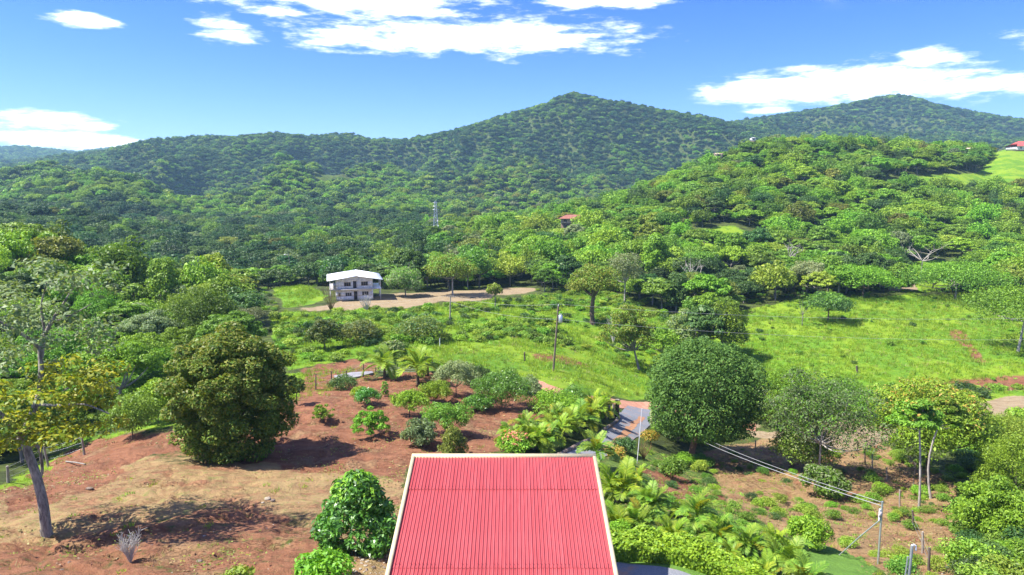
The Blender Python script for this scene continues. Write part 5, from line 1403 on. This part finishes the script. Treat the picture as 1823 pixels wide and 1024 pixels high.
for i, (x, y, w, tp_, c) in enumerate(AP):
    o = ['first', 'second', 'third', 'fourth', 'fifth', 'sixth', 'seventh', 'eighth', 'ninth']
    lab = f'yellow-green palm, {o[i]} along the drive counting from the red roof' if i < 9 else ['palm behind the last of the hedge near the dark pillar', 'small palm right beside the dark gate pillar', 'greener palm in the back row nearest the pink flowers', 'greener palm in the back row at the middle of the hedge'][i - 9]
    palm(lab, x, y, w, tp_, c, 13, 20 + i, 0, AH, stems=4)
GP_ = 'palms in the garden right of the red roof'
for i, (lab, x, y, w, tp_, c, nf, st) in enumerate([
  ('feathery dark palm right at the far corner of the red roof', 1062, 832, 66, 782, 1, 16, 1),
  ('tall yellow-green palm beside the right edge of the roof', 1100, 895, 76, 822, 0, 15, 4),
  ('upright palm right of the tall yellow-green one', 1158, 915, 66, 856, 1, 14, 4),
  ('palm close to the roof edge below the tall yellow-green one', 1096, 945, 62, 888, 0, 13, 3),
  ('palm with drooping fronds in the middle left of the garden', 1138, 950, 64, 890, 1, 13, 4),
  ('palm with a dark slender trunk in the middle of the garden', 1240, 950, 78, 888, 1, 15, 1),
  ('low palm between the hedge and the slender-trunked palm', 1196, 968, 60, 915, 0, 12, 3),
  ('light green palm right of the slender-trunked palm', 1282, 972, 74, 908, 1, 14, 4),
  ('palm above the right end of the hedge', 1334, 992, 74, 925, 1, 14, 4),
  ('low yellowish palm behind the right end of the hedge', 1300, 996, 50, 958, 0, 11, 3),
  ('palm with yellowing tips at the bottom of the lawn strip', 1395, 1022, 86, 945, 1, 15, 4),
  ('small palm beside the top of the lawn strip', 1378, 975, 50, 930, 0, 11, 3),
  ('bright palm at the bottom edge right of the hedge', 1360, 1045, 70, 985, 0, 12, 4),
  ('young palm on the bank below the dark rounded bush', 1215, 925, 46, 890, 0, 11, 3),
  ('palm tucked behind the tall yellow-green one', 1130, 865, 54, 822, 0, 12, 3),
  ('palm at the bottom edge right of the lawn strip', 1430, 1050, 70, 990, 1, 12, 4)]):
    palm(lab, x, y, w, tp_, c, nf, 60 + i, 0 if st > 1 else .5, GP_, name='garden_palm', stems=st)

# clipped hedge round the parking area
def hedge():
    r = np.random.default_rng(8)
    pts = [GP(x, y) for x, y in ((1090, 1000), (1130, 998), (1180, 1003), (1230, 1014), (1280, 1030), (1330, 1052), (1390, 1085))]
    P = np.array([tuple(q) for q in pts]); o0 = P[0].copy(); n = 16000
    s = np.concatenate([[0], np.cumsum(np.linalg.norm(np.diff(P, axis=0), axis=1))]); q = r.random(n) * s[-1]
    C = np.stack([np.interp(q, s, P[:, k]) for k in range(3)], 1)
    wd, hg = .85, 0.62
    face = r.random(n); a = r.uniform(-1, 1, n); up_ = r.random(n)
    y = np.where(face < .6, a * wd, np.where(face < .85, -wd, wd)) ; z = np.where(face < .6, hg, hg * up_)
    bump = fbm(q * 1.7, y * 2.0, 3, 5) * .35
    pos = C + np.stack([r.normal(size=n) * .03, y + r.normal(size=n) * .05 + wd, z + bump * (z > hg * .5) + r.normal(size=n) * .04], 1) - o0
    nr = unit(np.stack([r.normal(size=n) * .5, np.where(face < .6, 0, np.sign(y)) + r.normal(size=n) * .5, np.where(face < .6, 1.0, .3) + r.normal(size=n) * .3], 1))
    v, f = leaf_cards(pos, nr, r.normal(size=(n, 3)), np.full(n, .17) * r.uniform(.7, 1.3, n), np.full(n, .10))
    t = thing('hedge', 'clipped low hedge curving round the parking area at the bottom', 'hedge', o0)
    mb = MB(); mb.add(v, f); mb.obj('foliage', LEAF['hedge'], t)
    st = MB()
    for i in range(60):
        c = np.array([np.interp(i / 60 * s[-1], s, P[:, k]) for k in range(3)]) - o0
        st.merge(tube([c + (0, wd, -.1), c + (r.normal() * .2, wd + r.normal() * .4, hg * .9)], [.03, .015], 5))
    st.obj('stems', BARKD, t)
hedge()

# ------------------------------------------------------------------ ground cover
def shrub_proto(seed, n, L):
    r = np.random.default_rng(seed); return crown(r, cl_dome(r, 1.0, .05, 1.1, 14, .36, .7, -.1), n, L, .5, .7, .2, .5, .5)
def tuft_proto(seed, n, h, spread, fam, wd=.05):
    r = np.random.default_rng(seed); a = r.uniform(0, 6.28, n); q = r.random(n) ** .5
    base = np.stack([q * .5 * np.cos(a), q * .5 * np.sin(a), np.zeros(n)], 1)
    b = r.uniform(0, 6.28, n); ln = h * r.uniform(.55, 1.1, n); le = spread * r.random(n)
    tip = base + np.stack([np.cos(b) * le * ln, np.sin(b) * le * ln, ln], 1)
    sd = np.stack([-np.sin(b), np.cos(b), np.zeros(n)], 1) * wd
    v = np.stack([base - sd, base + sd, tip], 1).reshape(-1, 3)
    mb = MB(); mb.add(v, np.arange(3 * n).reshape(-1, 3)); return mb.mesh('grass_tuft', LEAF[fam])
def cover_points(d0, d1, s, seed, ulim=.86):
    X, Y, r = grid_points(d0, d1, s, seed, ulim); Z = ground(X, Y); px, py = proj(X, Y, Z)
    fi = np.clip((np.log(Y) - LD0) / (LD1 - LD0) * (ND - 1), 0, ND - 1).astype(int); fj = np.clip((X / Y - U[0]) / (U[-1] - U[0]) * (NU - 1), 0, NU - 1).astype(int)
    return X, Y, Z, px, py, W[:, fi, fj], r
def sc3(n, r, s): return np.stack([s * r.uniform(.8, 1.25, n), s * r.uniform(.8, 1.25, n), s * r.uniform(.65, 1.15, n)], 1)
def rot3(n, r): return np.stack([r.normal(0, .08, n), r.normal(0, .08, n), r.uniform(0, 6.28, n)], 1)
# undergrowth of low leafy shrubs
SP_ = []
for f in ('bright', 'yellow', 'mid', 'dark'):
    for i in range(3): SP_.append(shrub_proto(400 + i, 520, .24).mesh('shrub', LEAF[f]))
for f in ('bright', 'yellow', 'mid', 'dark'):
    for i in range(3): SP_.append(shrub_proto(420 + i, 1700, .125).mesh('shrub', LEAF[f]))
X, Y, Z, px, py, w, r = cover_points(24, 185, 1.5, 31)
field = in_poly(px, py, [(480, 565), (700, 552), (860, 540), (1060, 515), (1300, 590), (1310, 640), (1180, 660), (1000, 618), (800, 606), (660, 640), (500, 655)]) & (Y > 80)
gully = in_poly(px, py, [(1190, 790), (1280, 715), (1400, 680), (1560, 690), (1760, 690), (1823, 690), (1823, 712), (1600, 735), (1520, 745), (1400, 755), (1330, 745), (1290, 790)]) & (Y < 112)
garden = in_poly(px, py, [(1070, 815), (1120, 800), (1180, 770), (1215, 830), (1290, 890), (1400, 960), (1390, 1020), (1300, 1010), (1180, 985), (1090, 975)]) & (Y < 80)
rborder = in_poly(px, py, [(1750, 745), (1900, 735), (1900, 1060), (1690, 1060), (1720, 960), (1740, 880), (1770, 820)]) & (Y < 85)
gully |= in_poly(px, py, [(1670, 745), (1790, 745), (1800, 840), (1700, 850)]) & (Y < 95)
bankg = in_poly(px, py, [(1180, 785), (1240, 800), (1300, 880), (1290, 905), (1220, 850)]) & (Y < 85)
slope = in_poly(px, py, [(1290, 800), (1560, 790), (1740, 850), (1700, 1060), (1480, 1000), (1350, 930)]) & (Y < 85)
lgul = in_poly(px, py, [(-100, 840), (130, 780), (260, 730), (330, 715), (330, 600), (-100, 600)]) & (Y < 95) & (Y > 50)
wood = forest_at(px, Y)
clump = fbm(X / 7, Y / 7, 3, 12)
pr = np.zeros(len(X)); pr[field] = np.clip(.34 + 1.5 * clump[field], .04, .95); pr[gully] = .75; pr[garden] = np.clip(.35 + clump[garden], .1, .8); pr[rborder] = .85; pr[slope] = np.clip(.34 + 1.1 * clump[slope], .05, .75)
pr[bankg] = .5; pr[lgul] = .7; pr[wood & (pr == 0)] = .22
mead = (w[1] > .5) & (Y > 95) & (px > 1290); pr[mead] = np.clip(.05 + .22 * clump[mead], .012, .16)
pr[(w[3] > .25) | (w[4] > .25) | (in_poly(px, py, [(468, 485), (600, 485), (600, 552), (505, 552), (474, 520)]) & (Y > 105))] = 0
k = r.random_sample(len(X)) < pr
sz = np.where(field, r.uniform(.45, 1.25, len(X)), np.where(gully | lgul | rborder, r.uniform(.6, 1.5, len(X)), np.where(mead, r.uniform(.3, .8, len(X)), r.uniform(.35, .95, len(X)))))
sz = np.where(garden | slope, r.uniform(.25, .7, len(X)), sz)
def drive_clear(px, py): return in_poly(px, py, [(960, 850), (1000, 806), (1050, 780), (1090, 750), (940, 690), (940, 670), (1110, 705), (1200, 718), (1360, 750), (1360, 775), (1190, 742), (1160, 770), (1118, 800), (1030, 860)])
k &= ~(drive_clear(px, py) & (Y < 112)) & ~((np.abs(X - WH.x) < 12) & (np.abs(Y - WH.y - 3) < 14)) & ~((Y < 31) & (X > xl - 1) & (X < xr + 1))
famr = r.random_sample(len(X)) + clump * .6
fi_ = np.where(famr < .2, 3, np.where(famr < .5, 2, np.where(famr < .8, 0, 1)))
n = int(k.sum()); print('shrubs', n)
scatter('undergrowth', np.stack([X, Y, Z - .05], 1)[k], rot3(n, r), sc3(n, r, sz[k]), (fi_ * 3 + r.randint(0, 3, len(X)) + np.where(Y < 75, 12, 0))[k], SP_)
# grass
GT = [tuft_proto(500, 26, .5, .9, 'grass', .035), tuft_proto(501, 22, .65, .7, 'grass', .03), tuft_proto(502, 18, .35, 1.3, 'bright', .05), tuft_proto(503, 18, .5, .9, 'straw', .025), tuft_proto(504, 20, .8, .6, 'yellow', .04)]
X, Y, Z, px, py, w, r = cover_points(22, 190, .62, 41)
clump = fbm(X / 5, Y / 5, 3, 19); c2 = fbm(X / 1.5, Y / 1.5, 2, 23)
pr = np.clip(w[1] * (.55 + .8 * clump), 0, .9) * (Y > 70) + (w[1] > .3) * (Y <= 75) * .5
pr = np.maximum(pr, np.clip(w[2] * (.05 + .55 * (clump + c2)), 0, .35)); pr = np.maximum(pr, np.clip(w[0] * (.015 + .16 * (clump + c2)), 0, .1)); pr = np.maximum(pr, np.clip(np.maximum(w[2], w[5]) * (px > 1240) * (Y < 95) * (.45 + clump), 0, .8)); pr = np.maximum(pr, w[5] * .5)
pr[(w[3] > .2) | (w[4] > .3)] = 0
k = (r.random_sample(len(X)) < pr) & ~(drive_clear(px, py) & (Y < 112)) & ~((np.abs(X - WH.x) < 9) & (np.abs(Y - WH.y - 3) < 12)) & ~((Y < 31) & (X > xl - .5) & (X < xr + .5))
ty = np.where(w[1] > .4, r.choice(5, len(X), p=[.32, .26, .14, .06, .22]), np.where(w[2] > .3, r.choice([3, 3, 2, 0], len(X)), r.choice([2, 3, 0, 2], len(X))))
sz = np.where(w[1] > .4, r.uniform(.5, 1.25, len(X)) * np.clip(Y / 110, .45, 1), r.uniform(.25, .6, len(X)))
n = int(k.sum()); print('grass', n)
scatter('grass', np.stack([X, Y, Z - .03], 1)[k], rot3(n, r), sc3(n, r, sz[k]), ty[k], GT)
# dry fallen leaves on the bare soil
def litter_proto(seed, fam):
    r = np.random.default_rng(seed); n = 14
    pos = np.stack([r.normal(size=n) * .5, r.normal(size=n) * .5, r.uniform(.01, .06, n)], 1)
    v, f = leaf_cards(pos, unit(np.stack([r.normal(size=n) * .4, r.normal(size=n) * .4, np.ones(n)], 1)), r.normal(size=(n, 3)), r.uniform(.10, .24, n), r.uniform(.05, .11, n))
    mb = MB(); mb.add(v, f); return mb.mesh('leaf_litter', LEAF[fam])
LT = [litter_proto(1, 'rust'), litter_proto(2, 'straw'), litter_proto(3, 'rust'), litter_proto(4, 'olive')]
X, Y, Z, px, py, w, r = cover_points(22, 85, .55, 61)
c = fbm(X / 3.2, Y / 3.2, 3, 33)
pr = np.clip((w[0] + w[2] + w[5] * .6) * (.06 + .75 * c), 0, .5); pr[(w[4] > .3) | (w[1] > .6)] = 0
k = (r.random_sample(len(X)) < pr) & ~drive_clear(px, py) & ~((Y < 31) & (X > xl - .3) & (X < xr + .3))
n = int(k.sum()); print('litter', n)
scatter('fallen_leaves', np.stack([X, Y, Z + .01], 1)[k], rot3(n, r), sc3(n, r, r.uniform(.6, 1.1, n)), r.randint(0, 4, n), LT)
# gravel beside the house, clods and pebbles on the bare soil
def stone_mesh(seed, mat):
    r = np.random.default_rng(seed); v = unit(r.normal(size=(10, 3))) * r.uniform(.7, 1.1, (10, 1)); v[:, 2] *= .6
    import bmesh
    bm = bmesh.new(); [bm.verts.new(q) for q in v]; bmesh.ops.convex_hull(bm, input=bm.verts); me = bpy.data.meshes.new('pebble'); bm.to_mesh(me); bm.free(); me.materials.append(mat); return me
SOILC = simple_mat('soil_clod', (.16, .06, .04), (.28, .12, .07), 3, .95, .4)
PB = [stone_mesh(1, STONE), stone_mesh(2, STONE), stone_mesh(3, STONED), stone_mesh(4, SOILC), stone_mesh(5, SOILC)]
X, Y, Z, px, py, w, r = cover_points(24, 75, .26, 51)
bed = in_poly(px, py, [(612, 975), (660, 962), (715, 950), (700, 1060), (600, 1060), (625, 1010)])
c = fbm(X / 3, Y / 3, 3, 29)
pr = np.where(bed, .85, np.clip((w[0] + w[2] * .6 + w[3] * .4) * (.01 + .16 * c), 0, .1))
pr[w[4] > .3] = 0
k = (r.random_sample(len(X)) < pr) & ~(drive_clear(px, py))
ty = np.where(bed, r.choice([0, 1, 2], len(X)), r.choice([0, 2, 3, 4, 3], len(X)))
s = np.where(bed, r.uniform(.05, .12, len(X)), r.uniform(.03, .10, len(X)))
n = int(k.sum()); print('pebbles', n)
scatter('gravel', np.stack([X, Y, Z], 1)[k], rot3(n, r), sc3(n, r, s[k]), ty[k], PB)
